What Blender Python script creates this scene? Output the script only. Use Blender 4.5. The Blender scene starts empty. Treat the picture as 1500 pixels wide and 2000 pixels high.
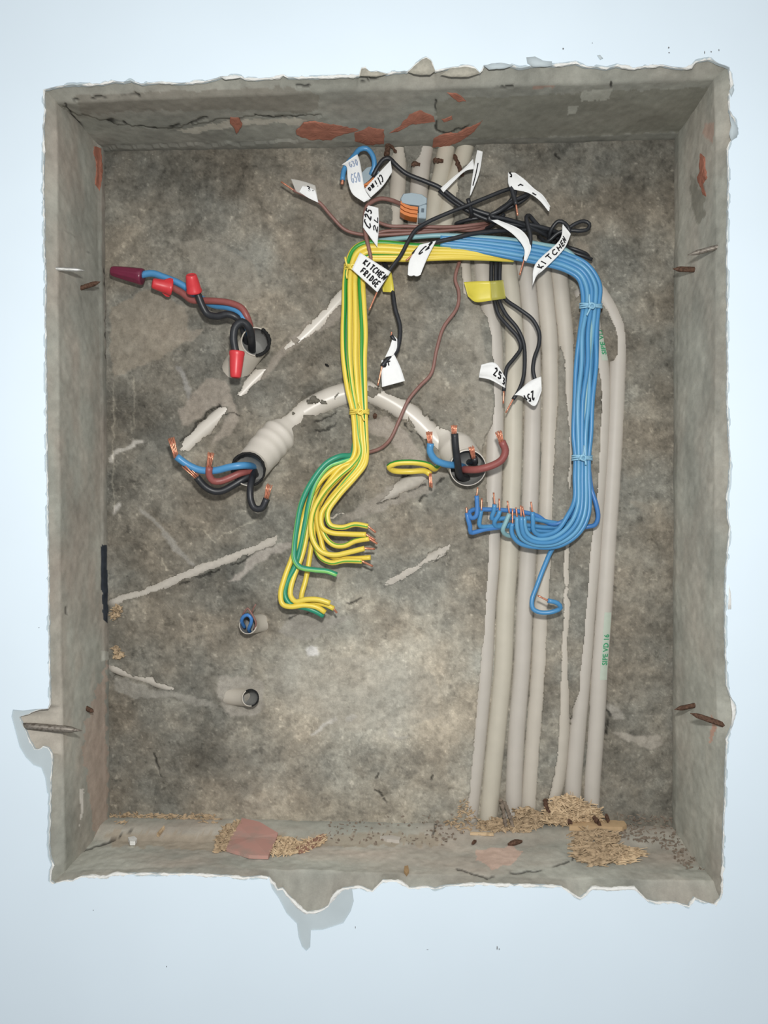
import bpy, math, random
import numpy as np
from mathutils import Vector, Matrix
from mathutils.geometry import tessellate_polygon

# ------------------------------------------------------------------ camera, light, exposure
F = 1500.0          # focal length in pixels of the 1500x2000 frame
D = 0.636           # camera to painted wall face (m)
YB = 0.114          # depth of the recess (m)
PX = (D + YB) / F   # one "px unit" at the recess back = 0.5 mm
Z0 = 1.40           # height of the picture centre above the room floor
scene = bpy.context.scene
cam_d = bpy.data.cameras.new('camera')
cam = bpy.data.objects.new('camera', cam_d); scene.collection.objects.link(cam)
cam.location = (0, -D, Z0); cam.rotation_euler = (math.pi / 2, 0, 0)
cam_d.sensor_fit = 'VERTICAL'; cam_d.sensor_height = 36.0
cam_d.lens = 36.0 * F / 2000.0
cam_d.clip_start = 0.01; cam_d.clip_end = 50
scene.camera = cam

w = bpy.data.worlds.new('room_light'); scene.world = w; w.use_nodes = True
nt = w.node_tree; nt.nodes.clear()
out = nt.nodes.new('ShaderNodeOutputWorld'); bg = nt.nodes.new('ShaderNodeBackground')
tc = nt.nodes.new('ShaderNodeTexCoord'); sx = nt.nodes.new('ShaderNodeSeparateXYZ')
mr = nt.nodes.new('ShaderNodeMapRange'); mr.inputs[1].default_value = -1; mr.inputs[2].default_value = 1
cr = nt.nodes.new('ShaderNodeValToRGB')
cr.color_ramp.elements[0].position = 0.15; cr.color_ramp.elements[0].color = (0.72, 0.74, 0.76, 1)
cr.color_ramp.elements[1].position = 0.85; cr.color_ramp.elements[1].color = (1.0, 1.02, 1.04, 1)
nt.links.new(tc.outputs['Generated'], sx.inputs[0]); nt.links.new(sx.outputs[2], mr.inputs[0])
nt.links.new(mr.outputs[0], cr.inputs[0]); nt.links.new(cr.outputs[0], bg.inputs[0])
nt.links.new(bg.outputs[0], out.inputs[0]); bg.inputs[1].default_value = 0.46

def area(name, loc, target, sx_, sy_, power, col):
    l = bpy.data.lights.new(name, 'AREA'); l.shape = 'RECTANGLE'; l.size = sx_; l.size_y = sy_
    l.energy = power; l.color = col
    o = bpy.data.objects.new(name, l); scene.collection.objects.link(o); o.location = loc
    o.rotation_euler = (Vector(target) - Vector(loc)).to_track_quat('-Z', 'Y').to_euler()
    return o
area('ceiling_lamp', (0.0, -1.9, Z0 + 1.15), (0, 0.1, Z0), 1.2, 0.7, 3.5, (1.0, 0.99, 0.97))
area('phone_flash', (0.012, -D + 0.01, Z0 + 0.105), (0, 0.1, Z0 - 0.02), 0.03, 0.03, 4.0, (1.0, 0.985, 0.95))

vs = scene.view_settings
vs.view_transform = 'Standard'; vs.look = 'None'; vs.exposure = 0.0; vs.gamma = 1.0; vs.use_curve_mapping = False

# ------------------------------------------------------------------ helpers
random.seed(7); rng = np.random.default_rng(7)
COL = scene.collection

def P(u, v, h=0.0):
    """the point seen at pixel (u, v), h px-units (0.5 mm) in front of the recess back"""
    y = YB - h * PX
    k = (D + y) / F
    return Vector(((u - 750) * k, y, Z0 - (v - 1000) * k))
def PY(u, v, y):
    k = (D + y) / F
    return Vector(((u - 750) * k, y, Z0 - (v - 1000) * k))

def lin(c):
    return tuple(((x / 255.0) / 12.92 if x / 255.0 <= 0.04045 else ((x / 255.0 + 0.055) / 1.055) ** 2.4) for x in c)

def mk(name, verts, faces, mat=None, parent=None, smooth=True, origin=None, uvs=None, edges=()):
    me = bpy.data.meshes.new(name)
    if parent is not None: origin = parent['_o']
    if origin is None: origin = verts[0]
    o0 = Vector(origin)
    me.from_pydata([tuple(Vector(v) - o0) for v in verts], list(edges), faces)
    if uvs is not None:
        ul = me.uv_layers.new(name='uv')
        ul.data.foreach_set('uv', np.array(uvs, dtype=np.float32).ravel())
    me.update()
    if smooth: me.polygons.foreach_set('use_smooth', [True] * len(me.polygons))
    o = bpy.data.objects.new(name, me); COL.objects.link(o)
    if mat: me.materials.append(mat)
    if parent is not None: o.parent = parent
    else: o.location = o0
    o['_o'] = tuple(o0)
    return o

def empty(name, loc):
    o = bpy.data.objects.new(name, None); COL.objects.link(o); o.location = loc
    o['_o'] = tuple(loc); o.empty_display_size = 0.01
    return o
def tag(o, label=None, cat=None, group=None, kind=None):
    if label: o['label'] = label
    if cat: o['category'] = cat
    if group: o['group'] = group
    if kind: o['kind'] = kind
    return o

def smooth_path(pts, step=6.0):
    """Catmull-Rom through (u,v,h) points, returns list of 3-tuples"""
    p = [np.array(q, float) for q in pts]
    if len(p) == 2:
        n = max(2, int(np.linalg.norm(p[1] - p[0]) / step)); return [tuple(p[0] + (p[1] - p[0]) * i / n) for i in range(n + 1)]
    p = [2 * p[0] - p[1]] + p + [2 * p[-1] - p[-2]]
    res = []
    for i in range(1, len(p) - 2):
        a, b, c, d = p[i - 1], p[i], p[i + 1], p[i + 2]
        ta = max(1e-6, np.linalg.norm(b - a)) ** .5; tb = max(1e-6, np.linalg.norm(c - b)) ** .5; tcx = max(1e-6, np.linalg.norm(d - c)) ** .5
        m1 = tb * ((b - a) / ta - (c - a) / (ta + tb)) + (c - b)
        m2 = tb * ((d - c) / tcx - (d - b) / (tb + tcx)) + (c - b)
        n = max(2, int(np.linalg.norm(c - b) / step))
        for k in range(n):
            t = k / n
            h00 = 2 * t ** 3 - 3 * t ** 2 + 1; h10 = t ** 3 - 2 * t ** 2 + t; h01 = -2 * t ** 3 + 3 * t ** 2; h11 = t ** 3 - t ** 2
            res.append(tuple(h00 * b + h10 * m1 + h01 * c + h11 * m2))
    res.append(tuple(p[-2]))
    return res

def tube_geo(pts3, rad, segs=10, cap=True, phase=0.0, twist=0.0, hollow=0.0):
    """rings along 3-D points; rad float or list (m)"""
    n = len(pts3); pts3 = [Vector(p) for p in pts3]
    R = rad if isinstance(rad, (list, tuple)) else [rad] * n
    V = []; FC = []; UV = []; L = [0.0]
    for i in range(1, n): L.append(L[-1] + (pts3[i] - pts3[i - 1]).length)
    T = []
    for i in range(n):
        t = pts3[min(n - 1, i + 1)] - pts3[max(0, i - 1)]
        T.append(t.normalized() if t.length > 1e-9 else Vector((0, 0, 1)))
    ref = Vector((0, -1, 0))
    N = ref - T[0] * ref.dot(T[0])
    if N.length < 0.15: N = Vector((1, 0, 0)) - T[0] * T[0].x
    N.normalize()
    for i in range(n):
        if i:
            N = N - T[i] * N.dot(T[i])
            if N.length < 1e-6: N = T[i].orthogonal()
            N.normalize()
        B = T[i].cross(N)
        for k in range(segs):
            a = 2 * math.pi * k / segs
            V.append(pts3[i] + (N * math.cos(a) + B * math.sin(a)) * R[i])
    for i in range(n - 1):
        for k in range(segs):
            k2 = (k + 1) % segs
            FC.append((i * segs + k, i * segs + k2, (i + 1) * segs + k2, (i + 1) * segs + k))
            a0 = k / segs + phase; a1 = (k + 1) / segs + phase
            UV += [(a0 + twist * L[i], L[i]), (a1 + twist * L[i], L[i]), (a1 + twist * L[i + 1], L[i + 1]), (a0 + twist * L[i + 1], L[i + 1])]
    if cap:
        FC.append(tuple(range(segs - 1, -1, -1))); UV += [(0.5, 0)] * segs
        FC.append(tuple((n - 1) * segs + k for k in range(segs))); UV += [(0.5, L[-1])] * segs
    return V, FC, UV

def tube(name, pts, r, mat, parent=None, segs=10, step=6.0, phase=0.0, twist=0.0, cap=True, taper=None, flat=False):
    """pts in (u,v,h); r in px as seen"""
    sp = smooth_path(pts, step)
    p3 = [P(*q) for q in sp]
    if flat: p3 = [Vector((P(q[0], q[1], 0).x, YB - q[2] * PX, P(q[0], q[1], 0).z)) for q in sp]   # lies in its groove
    rr = []
    for i, q in enumerate(sp):
        k = PX if flat else (D + YB - q[2] * PX) / F
        f = 1.0
        if taper: f = taper(i / (len(sp) - 1))
        rr.append((r if not callable(r) else r(i / (len(sp) - 1))) * k * f)
    V, FC, UV = tube_geo(p3, rr, segs, cap, phase, twist)
    return mk(name, V, FC, mat, parent, uvs=UV)

def join_geo(geos):
    V = []; FC = []
    for g in geos:
        o = len(V); V += list(g[0]); FC += [tuple(i + o for i in f) for f in g[1]]
    return V, FC

# ------------------------------------------------------------------ numpy noise
LAT = rng.random((257, 257)); LAT[256] = LAT[0]; LAT[:, 256] = LAT[:, 0]
def vnoise(x, y):
    xi = np.floor(x).astype(int); yi = np.floor(y).astype(int)
    fx = x - xi; fy = y - yi; fx = fx * fx * (3 - 2 * fx); fy = fy * fy * (3 - 2 * fy)
    xi %= 256; yi %= 256
    return (LAT[xi, yi] * (1 - fx) * (1 - fy) + LAT[xi + 1, yi] * fx * (1 - fy) + LAT[xi, yi + 1] * (1 - fx) * fy + LAT[xi + 1, yi + 1] * fx * fy)
def fbm(x, y, s, octv=4, seed=0, gain=.5):
    a = 1.0; t = 0; r = 0
    for o in range(octv):
        r = r + a * vnoise(x / s + 17.3 * seed + 5.1 * o, y / s + 9.7 * seed + 3.3 * o); t += a; a *= gain; s *= .5
    return r / t
def sst(x, a, b):
    t = np.clip((x - a) / (b - a), 0, 1); return t * t * (3 - 2 * t)
def in_poly(U, V, poly):
    xs = [p[0] for p in poly]; ys = [p[1] for p in poly]
    res = np.zeros(U.shape, bool)
    bb = (U >= min(xs)) & (U <= max(xs)) & (V >= min(ys)) & (V <= max(ys))
    u = U[bb]; v = V[bb]; r = np.zeros(u.shape, bool)
    n = len(poly)
    for i in range(n):
        x1, y1 = poly[i]; x2, y2 = poly[(i + 1) % n]
        c = ((y1 > v) != (y2 > v)) & (u < (x2 - x1) * (v - y1) / ((y2 - y1) + 1e-9) + x1)
        r ^= c
    res[bb] = r
    return res
def dist_line(U, V, pl):
    d = np.full(U.shape, 1e9)
    for i in range(len(pl) - 1):
        x1, y1 = pl[i][:2]; x2, y2 = pl[i + 1][:2]
        L2 = (x2 - x1) ** 2 + (y2 - y1) ** 2 + 1e-9
        m = (U > min(x1, x2) - 45) & (U < max(x1, x2) + 45) & (V > min(y1, y2) - 45) & (V < max(y1, y2) + 45)
        if not m.any(): continue
        u = U[m]; v = V[m]
        t = np.clip(((u - x1) * (x2 - x1) + (v - y1) * (y2 - y1)) / L2, 0, 1)
        d[m] = np.minimum(d[m], np.hypot(u - x1 - t * (x2 - x1), v - y1 - t * (y2 - y1)))
    return d

# ------------------------------------------------------------------ materials
def mat_new(name):
    m = bpy.data.materials.new(name); m.use_nodes = True
    b = m.node_tree.nodes['Principled BSDF']; return m, m.node_tree, b
def simple(name, rgb, rough=.5, spec=.5, metal=0, var=.08, scale=300, bump=0.0, coat=0, sss=0, dirt=None):
    m, t, b = mat_new(name)
    c = lin(rgb)
    ob = t.nodes.new('ShaderNodeTexCoord'); nz = t.nodes.new('ShaderNodeTexNoise'); nz.inputs['Scale'].default_value = scale; nz.inputs['Detail'].default_value = 4
    t.links.new(ob.outputs['Object'], nz.inputs['Vector'])
    rp = t.nodes.new('ShaderNodeValToRGB'); rp.color_ramp.elements[0].position = .3; rp.color_ramp.elements[1].position = .7
    d = dirt and lin(dirt)
    rp.color_ramp.elements[0].color = (*(d if d else [x * (1 - var) for x in c]), 1)
    rp.color_ramp.elements[1].color = (*[min(1, x * (1 + var)) for x in c], 1)
    if d: rp.color_ramp.elements[0].position = .2; rp.color_ramp.elements[1].position = .55
    t.links.new(nz.outputs[0], rp.inputs[0]); t.links.new(rp.outputs[0], b.inputs['Base Color'])
    b.inputs['Roughness'].default_value = rough; b.inputs['Metallic'].default_value = metal
    b.inputs['Specular IOR Level'].default_value = spec; b.inputs['Coat Weight'].default_value = coat
    if bump:
        bp = t.nodes.new('ShaderNodeBump'); bp.inputs['Strength'].default_value = bump; bp.inputs['Distance'].default_value = .001
        t.links.new(nz.outputs[0], bp.inputs['Height']); t.links.new(bp.outputs[0], b.inputs['Normal'])
    return m
def cement_mat(name, fine=900, bump=.5, bd=.0006, var=.22):
    """colour attribute carries the stains, patches and painted-in shade of the plaster; noise adds grain and relief"""
    m, t, b = mat_new(name)
    at = t.nodes.new('ShaderNodeAttribute'); at.attribute_name = 'stain_shade'
    ob = t.nodes.new('ShaderNodeTexCoord')
    n1 = t.nodes.new('ShaderNodeTexNoise'); n1.inputs['Scale'].default_value = fine; n1.inputs['Detail'].default_value = 6; n1.inputs['Roughness'].default_value = .7
    n2 = t.nodes.new('ShaderNodeTexNoise'); n2.inputs['Scale'].default_value = fine * .22; n2.inputs['Detail'].default_value = 5
    for n in (n1, n2): t.links.new(ob.outputs['Object'], n.inputs['Vector'])
    ad = t.nodes.new('ShaderNodeMath'); ad.operation = 'ADD'; t.links.new(n1.outputs[0], ad.inputs[0]); t.links.new(n2.outputs[0], ad.inputs[1])
    mrr = t.nodes.new('ShaderNodeMapRange'); mrr.inputs[1].default_value = .7; mrr.inputs[2].default_value = 1.3
    mrr.inputs[3].default_value = 1 - var; mrr.inputs[4].default_value = 1 + var
    t.links.new(ad.outputs[0], mrr.inputs[0])
    vm = t.nodes.new('ShaderNodeVectorMath'); vm.operation = 'SCALE'
    t.links.new(at.outputs['Color'], vm.inputs[0]); t.links.new(mrr.outputs[0], vm.inputs['Scale'])
    t.links.new(vm.outputs[0], b.inputs['Base Color'])
    bp = t.nodes.new('ShaderNodeBump'); bp.inputs['Strength'].default_value = bump; bp.inputs['Distance'].default_value = bd
    t.links.new(ad.outputs[0], bp.inputs['Height']); t.links.new(bp.outputs[0], b.inputs['Normal'])
    b.inputs['Roughness'].default_value = .93; b.inputs['Specular IOR Level'].default_value = .15
    return m
def stripe_mat(name, base, line, width, rough=.38):
    m, t, b = mat_new(name)
    uv = t.nodes.new('ShaderNodeUVMap'); uv.uv_map = 'uv'; s = t.nodes.new('ShaderNodeSeparateXYZ'); t.links.new(uv.outputs[0], s.inputs[0])
    fr = t.nodes.new('ShaderNodeMath'); fr.operation = 'FRACT'; t.links.new(s.outputs[0], fr.inputs[0])
    lt = t.nodes.new('ShaderNodeMath'); lt.operation = 'LESS_THAN'; lt.inputs[1].default_value = width; t.links.new(fr.outputs[0], lt.inputs[0])
    mx = t.nodes.new('ShaderNodeMix'); mx.data_type = 'RGBA'
    mx.inputs['A'].default_value = (*lin(base), 1); mx.inputs['B'].default_value = (*lin(line), 1)
    t.links.new(lt.outputs[0], mx.inputs['Factor']); t.links.new(mx.outputs['Result'], b.inputs['Base Color'])
    b.inputs['Roughness'].default_value = rough
    return m
CEM = cement_mat('rough_cement')
CEMS = cement_mat('smooth_mortar', 700, .3, .0004, .10)
PAINT = simple('white_wall_paint', (223, 237, 247), .55, .3, var=.015, scale=9, bump=.05)
PRIMER = simple('grey_primer', (186, 197, 201), .75, .2, var=.05, scale=40)
GYPS = simple('white_gypsum_crumb', (226, 226, 222), .9, .1, var=.06, scale=500, bump=.5)
PVC = simple('cream_conduit_plastic', (192, 185, 173), .5, .35, var=.035, scale=60)
PVC2 = simple('yellowed_conduit_plastic', (193, 187, 172), .5, .35, var=.045, scale=50)
PVC3 = simple('pale_conduit_plastic', (190, 184, 175), .5, .35, var=.03, scale=60)
PVCD = simple('dusty_conduit_plastic', (184, 178, 168), .75, .2, var=.08, scale=200)
PVCW = simple('white_conduit_plastic', (208, 202, 192), .34, .5, var=.03, scale=60)
INSIDE = simple('conduit_inner_plastic', (140, 140, 137), .6, .3, var=.05)
BURN = simple('charred_rim', (34, 34, 34), .8, .2, var=.3, scale=900, bump=.5)
YEL = stripe_mat('yellow_green_insulation', (226, 201, 78), (46, 142, 52), .23)
YELP = stripe_mat('yellow_insulation', (228, 204, 84), (95, 165, 60), .09)
GRN = stripe_mat('green_yellow_insulation', (46, 142, 112), (128, 196, 108), .17)
BLU = simple('blue_insulation', (74, 138, 186), .36, .5, var=.04, scale=80)
BLU2 = simple('deep_blue_insulation', (66, 122, 184), .36, .5, var=.04, scale=80)
TEAL = simple('faded_blue_insulation', (132, 172, 178), .4, .5, var=.04, scale=80)
BLK = simple('black_insulation', (38, 40, 44), .42, .5, var=.25, scale=200)
BRN = simple('brown_insulation', (134, 98, 90), .45, .45, var=.08, scale=150)
BRN2 = simple('red_brown_insulation', (142, 80, 76), .42, .45, var=.1, scale=150)
COP = simple('bare_copper', (216, 146, 118), .28, .6, metal=.6, var=.25, scale=700)
PAPER = simple('paper_tape', (232, 233, 232), .7, .25, var=.02, scale=300)
INK = simple('marker_ink', (22, 22, 26), .6, .3, var=.1)
INKF = simple('faded_ink', (150, 165, 190), .7, .2, var=.1)
YTAPE = simple('yellow_tape', (212, 198, 74), .4, .5, var=.03, scale=200)
REDP = simple('red_connector_plastic', (206, 58, 64), .38, .5, var=.04)
MAR = simple('maroon_connector_plastic', (110, 36, 62), .28, .6, var=.05)
GREYP = simple('grey_connector_plastic', (152, 168, 176), .35, .5, var=.02)
ORA = simple('orange_lever_plastic', (206, 122, 62), .4, .5, var=.04)
TERRA = simple('terracotta', (166, 112, 94), .9, .2, var=.2, scale=120, bump=.3)
TERRAP = simple('pink_ceramic', (184, 142, 132), .85, .2, var=.1, scale=45, bump=.25, dirt=(158, 148, 138))
RUST = simple('rusted_iron', (92, 70, 58), .9, .2, var=.45, scale=600, bump=.8)
NAIL = simple('worn_nail_steel', (118, 112, 104), .5, .5, metal=.4, var=.35, scale=500, dirt=(70, 58, 48))
STEEL = simple('bright_nail_steel', (190, 190, 186), .35, .5, metal=.6, var=.1, scale=300)
WOOD = simple('pale_wood_shavings', (188, 166, 136), .85, .15, var=.25, scale=230, dirt=(120, 98, 74))
WOODD = simple('grey_wood_splinter', (128, 116, 104), .9, .15, var=.25, scale=260)
CARD = simple('beige_cardboard', (200, 172, 136), .9, .1, var=.06, scale=200)
GREENP = simple('green_print', (52, 150, 104), .6, .3, var=.05)
GREENS = simple('pale_green_print_band', (184, 194, 180), .5, .3, var=.03)
DARK = simple('dark_grit', (60, 58, 56), .9, .1, var=.3)
# translucent tapes
def trans(name, rgb, a):
    m, t, b = mat_new(name); b.inputs['Base Color'].default_value = (*lin(rgb), 1); b.inputs['Roughness'].default_value = .35
    b.inputs['Alpha'].default_value = a; return m
YTAPET = trans('clear_yellow_tape', (196, 190, 92), .55)
CLEAR = trans('clear_sticky_tape', (214, 212, 206), .5)

# ------------------------------------------------------------------ conduits: centre lines (px) and radii
BANK = {
 'A': ([(943,490),(946,529),(956,590),(966,653),(969,751),(969,850),(965,960),(961,1100),(954,1180),(948,1303),(937,1427),(927,1525),(917,1612)], 17.5, PVC3),
 'B': ([(985,470),(995,529),(1003,600),(1007,653),(1006,751),(1005,850),(1001,980),(996,1100),(990,1180),(985,1303),(973,1427),(963,1525),(955,1622)], 18.5, PVC2),
 'C': ([(1020,470),(1030,529),(1038,600),(1041,653),(1043,751),(1042,850),(1038,980),(1033,1100),(1028,1180),(1022,1303),(1012,1427),(1007,1525),(1005,1620)], 17.2, PVC3),
 'D': ([(1054,470),(1064,529),(1071,600),(1076,653),(1079,751),(1077,850),(1073,980),(1068,1100),(1062,1180),(1057,1303),(1047,1427),(1040,1525),(1035,1610)], 17.2, PVC),
 'E': ([(1084,470),(1095,529),(1103,600),(1109,653),(1113,751),(1113,850),(1110,1000),(1107,1100),(1107,1180),(1103,1303),(1100,1427),(1091,1525),(1078,1580)], 16.8, PVC),
 'F': ([(1140,560),(1152,600),(1165,640),(1176,700),(1180,751),(1178,850),(1171,950),(1165,1030),(1160,1100),(1152,1180),(1143,1303),(1132,1427),(1124,1525),(1121,1590)], 17.0, PVC3),
 'G': ([(1105,500),(1125,520),(1152,543),(1182,578),(1201,612),(1213,650),(1212,700),(1210,751),(1206,850),(1200,950),(1190,1100),(1185,1180),(1176,1303),(1169,1427),(1162,1525),(1159,1590)], 17.2, PVC3),
 'P0': ([(905,480),(909,530),(913,585)], 13, PVC),
 'Pa': ([(780,275),(778,340),(775,390),(772,460)], 16, PVC),
 'Pb': ([(845,235),(832,272),(822,330),(817,390),(812,460)], 18, PVC3),
 'Pc': ([(876,262),(866,320),(853,376),(845,430),(840,460)], 17, PVC2),
 'Pd': ([(913,272),(903,307),(886,360),(874,410),(866,460)], 17, PVC2),
 'D1': ([(705,535),(672,573),(640,608),(600,648),(560,682),(500,735),(437,801),(395,838),(350,880)], 16, PVCW),
 'L1': ([(212,1178),(240,1170),(290,1155),(350,1129),(390,1112),(440,1094),(480,1078),(545,1052)], 12, PVCD),
 'L2': ([(640,1015),(700,985),(760,962),(800,943),(850,920)], 15, PVCD),
 'L3': ([(745,1146),(790,1122),(830,1100),(890,1062)], 13, PVCD),
 'L4': ([(212,1302),(235,1312),(280,1326),(320,1341),(345,1352)], 10, PVCD),
 'ARCH': ([(520,873),(555,832),(605,795),(660,770),(715,762),(765,783),(810,815),(850,855),(890,895)], 23, PVCW),
}
CREST = {k: -1.2 for k in BANK}
CREST.update({'D1': -.6, 'L1': 1.5, 'L2': .0, 'L3': .3, 'L4': -.3, 'ARCH': .8, 'B': 0.6})
for k in ('Pa', 'Pb', 'Pc', 'Pd'): CREST[k] = 1.0
CREST['Pb'] = 3

# exposed windows in the plaster
ROWS1 = [(455,985,1100),(490,903,1125),(515,902,1136),(545,903,1137),(572,905,1137),(592,935,1120),(620,952,1120),(653,960,1123),(700,964,1122),(751,965,1121),(800,966,1119),(830,962,1118),
 (850,950,1118),(880,942,1118),(900,944,1117),(925,951,1116),(950,951,1115),(1000,952,1080),(1040,956,1077),(1100,954,1077),(1140,952,1074),(1180,950,1071),(1240,945,1068),(1303,939,1065),(1360,933,1062),(1427,928,1057),(1480,924,1053),(1525,920,1050),(1570,915,1048),(1640,905,1046)]
HOLE1 = [(672,1094,1094),(700,1092,1104),(751,1091,1106),(800,1089,1109),(850,1085,1113),(900,1083,1112),(950,1082,1110),(998,1080,1116)]
ROWSE = [(1042,1108,1112),(1060,1105,1113),(1080,1104,1112),(1100,1103,1111),(1120,1101,1110),(1140,1103,1111),(1146,1106,1106),(1150,1104,1111),(1163,1102,1108),(1180,1103,1115),(1240,1099,1108),(1303,1097,1109),(1360,1095,1113),(1427,1093,1116),(1480,1090,1113),(1525,1081,1106),(1580,1068,1100)]
ROWSF = [(535,1137,1165),(560,1160,1186),(591,1168,1203),(612,1166,1213),(628,1166,1220),(653,1166,1223),(700,1167,1226),(751,1176,1224),(800,1176,1221),(850,1173,1219),(910,1171,1216),(950,1168,1214),(1000,1166,1211),(1030,1160,1208),(1060,1156,1206),(1100,1152,1204),(1180,1147,1201),(1240,1142,1197),(1303,1135,1193),(1350,1132,1191),(1380,1121,1189),(1427,1114,1186),(1525,1105,1177),(1590,1100,1172)]
HOLEF = [(592,1176,1176),(612,1176,1192),(640,1174,1203),(660,1181,1207),(690,1188,1207),(702,1193,1199)]
POLYS = [
 [(766,288),(763,330),(760,380),(766,400),(765,460),(880,460),(885,420),(890,380),(899,340),(926,300),(930,278),(868,278),(860,285),(848,245),(830,255),(826,285),(818,310),(808,318),(797,318),(790,290),(780,276)],
 [(435,789),(441,798),(428,822),(411,846),(392,861),(368,881),(354,878),(358,856),(378,837),(406,808)],
 [(518,722),(508,740),(474,771),(465,770),(480,736),(494,720)],
 [(676,548),(646,586),(640,604),(626,608),(612,622),(612,634),(596,640),(580,658),(592,662),(616,650),(630,637),(640,618),(668,594),(684,560)],
 [(570,662),(556,678),(560,685),(578,671)],
 [(214,1171),(288,1148),(347,1121),(388,1104),(435,1087),(476,1075),(543,1045),(540,1060),(487,1080),(449,1098),(391,1121),(352,1135),(317,1151),(273,1165),(232,1179),(214,1182)],
 [(781,930),(840,918),(838,934),(812,954),(765,972),(742,980),(768,957)],
 [(752,1139),(757,1133),(776,1123),(824,1099),(835,1085),(856,1072),(882,1063),(864,1081),(813,1113),(765,1142)],
 [(214,1297),(238,1306),(250,1316),(295,1325),(322,1338),(338,1347),(309,1345),(282,1334),(245,1323),(214,1316)],
 [(520,880),(530,850),(560,807),(600,771),(640,750),(670,739),(716,737),(738,752),(747,768),(787,779),(816,792),(832,812),(849,820),(862,839),(885,850),(905,870),(905,900),(870,895),(845,868),(827,850),(792,822),(773,812),(747,800),(717,789),(690,798),(667,794),(637,808),(595,816),(575,835),(560,860),(535,890)],
]

# ------------------------------------------------------------------ recess back: height field of rough plaster
U0, U1, V0, V1, ST = 184, 1334, 248, 1664, 2.0
us = np.arange(U0, U1 + .1, ST); vv = np.arange(V0, V1 + .1, ST)
U, V = np.meshgrid(us, vv, indexing='ij')
jx = (fbm(U, V, 16, 4, 1, .6) - .5) * 14; jy = (fbm(U, V, 16, 4, 2, .6) - .5) * 14
UJ, VJ = U + jx, V + jy
surf = np.full(U.shape, -99.0)
for k, (pl, r, _) in BANK.items():
    sp = smooth_path([(a, b, 0) for a, b in pl], 10)
    d = dist_line(U, V, sp)
    s = np.where(d < r, CREST[k] - r + np.sqrt(np.maximum(0, r * r - d * d)), -99)
    surf = np.maximum(surf, s)
mask = np.zeros(U.shape, bool)
for p in POLYS: mask |= in_poly(UJ, VJ, p)
def rows(R, a=.42):
    vs_ = [r[0] for r in R]
    l = np.interp(V, vs_, [r[1] for r in R]); rr = np.interp(V, vs_, [r[2] for r in R])
    return (V >= vs_[0]) & (V <= vs_[-1]) & (U + jx * a > l) & (U + jx * a < rr)
for p in [[(612,768),(622,776),(626,782),(616,786),(604,790),(602,784)],[(628,780),(640,786),(636,791),(626,788)],[(652,772),(664,769),(658,777),(650,782)],[(716,752),(740,758),(742,772),(728,778),(716,770)],[(570,802),(577,806),(572,812)],
          [(790,812),(805,822),(812,836),(800,828)]]: mask &= ~in_poly(UJ, VJ, p)
m1 = rows(ROWS1) & ~rows(HOLE1); m2 = rows(ROWSE, .32); m3 = rows(ROWSF, .25) & ~rows(HOLEF)
mask |= m1 | m2 | m3
h0 = (fbm(U, V, 150, 3, 3) - .5) * 5 + (fbm(U, V, 22, 4, 4) - .5) * 3.0 + (fbm(U, V, 7, 2, 5) - .5) * 1.2
def mound(pl, wd, hh):
    global h0
    h0 = np.maximum(h0, h0 * .4 + hh * np.exp(-(dist_line(U, V, pl) / wd) ** 2) + (fbm(U, V, 16, 3, 9) - .5) * 4)
mound([(600,800),(560,838),(520,876)], 40, 16)
mound([(440,745),(468,715)], 30, 10)
mound([(868,850),(885,870)], 34, 11)
mound([(530,1215),(505,1218)], 15, 8)
mound([(430,1357),(462,1361)], 14, 7)
near = np.clip(1 - (np.abs(surf + 99) < 1), 0, 1)      # over a conduit: keep plaster above it
h0 = np.where(near > 0, np.maximum(h0, surf + 0.9 + (fbm(U, V, 10, 2, 6) - .3) * 1.0), h0)
gap = -13.5 + (fbm(U, V, 10, 3, 8) - .5) * 6
H = np.where(mask, np.maximum(surf - 2.5, gap), h0)
H = np.where(mask & (surf < -50), np.maximum(gap, -15), H)
# cracks and chips
CRACKS = [[(317,1156),(345,1143),(368,1136)],[(384,1126),(420,1117),(450,1103),(476,1093),(490,1080),(515,1068),(540,1062)],[(563,1207),(575,1203),(585,1198),(600,1197)],[(667,1172),(690,1176),(705,1170)],
 [(752,1143),(765,1144),(813,1115),(835,1105),(866,1083),(890,1068)],[(640,1018),(655,1008),(684,1000)],[(735,984),(760,975),(790,965),(830,948)],[(508,702),(495,722),(478,735)],
 [(613,828),(640,815),(665,800)],[(595,833),(625,842),(655,830),(668,815)],[(790,825),(800,840),(825,852),(832,875)],[(352,862),(375,838),(405,806),(430,790)],[(412,850),(425,842)],[(438,812),(450,806),(470,812)],
 [(612,635),(616,645),(630,636)],[(578,672),(600,660),(625,655)],[(952,862),(953,945)],[(305,1335),(340,1346)],[(735,1545),(750,1553)],[(752,1558),(757,1565)],[(1088,295),(1092,310)],[(300,1470),(320,1530)],[(1185,1365),(1190,1400),(1184,1440)],[(735,1520),(742,1512)],[(840,1523),(842,1512)],[(820,975),(850,950),(870,935)],[(480,690),(500,702)]]
crk = np.full(U.shape, 1e9)
for c in CRACKS: crk = np.minimum(crk, dist_line(UJ, VJ, c))
cw = (1 - sst(crk, .7, 2.4)) * sst(fbm(U, V, 20, 3, 89), .34, .52)
H = H - cw * 3.0
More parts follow.
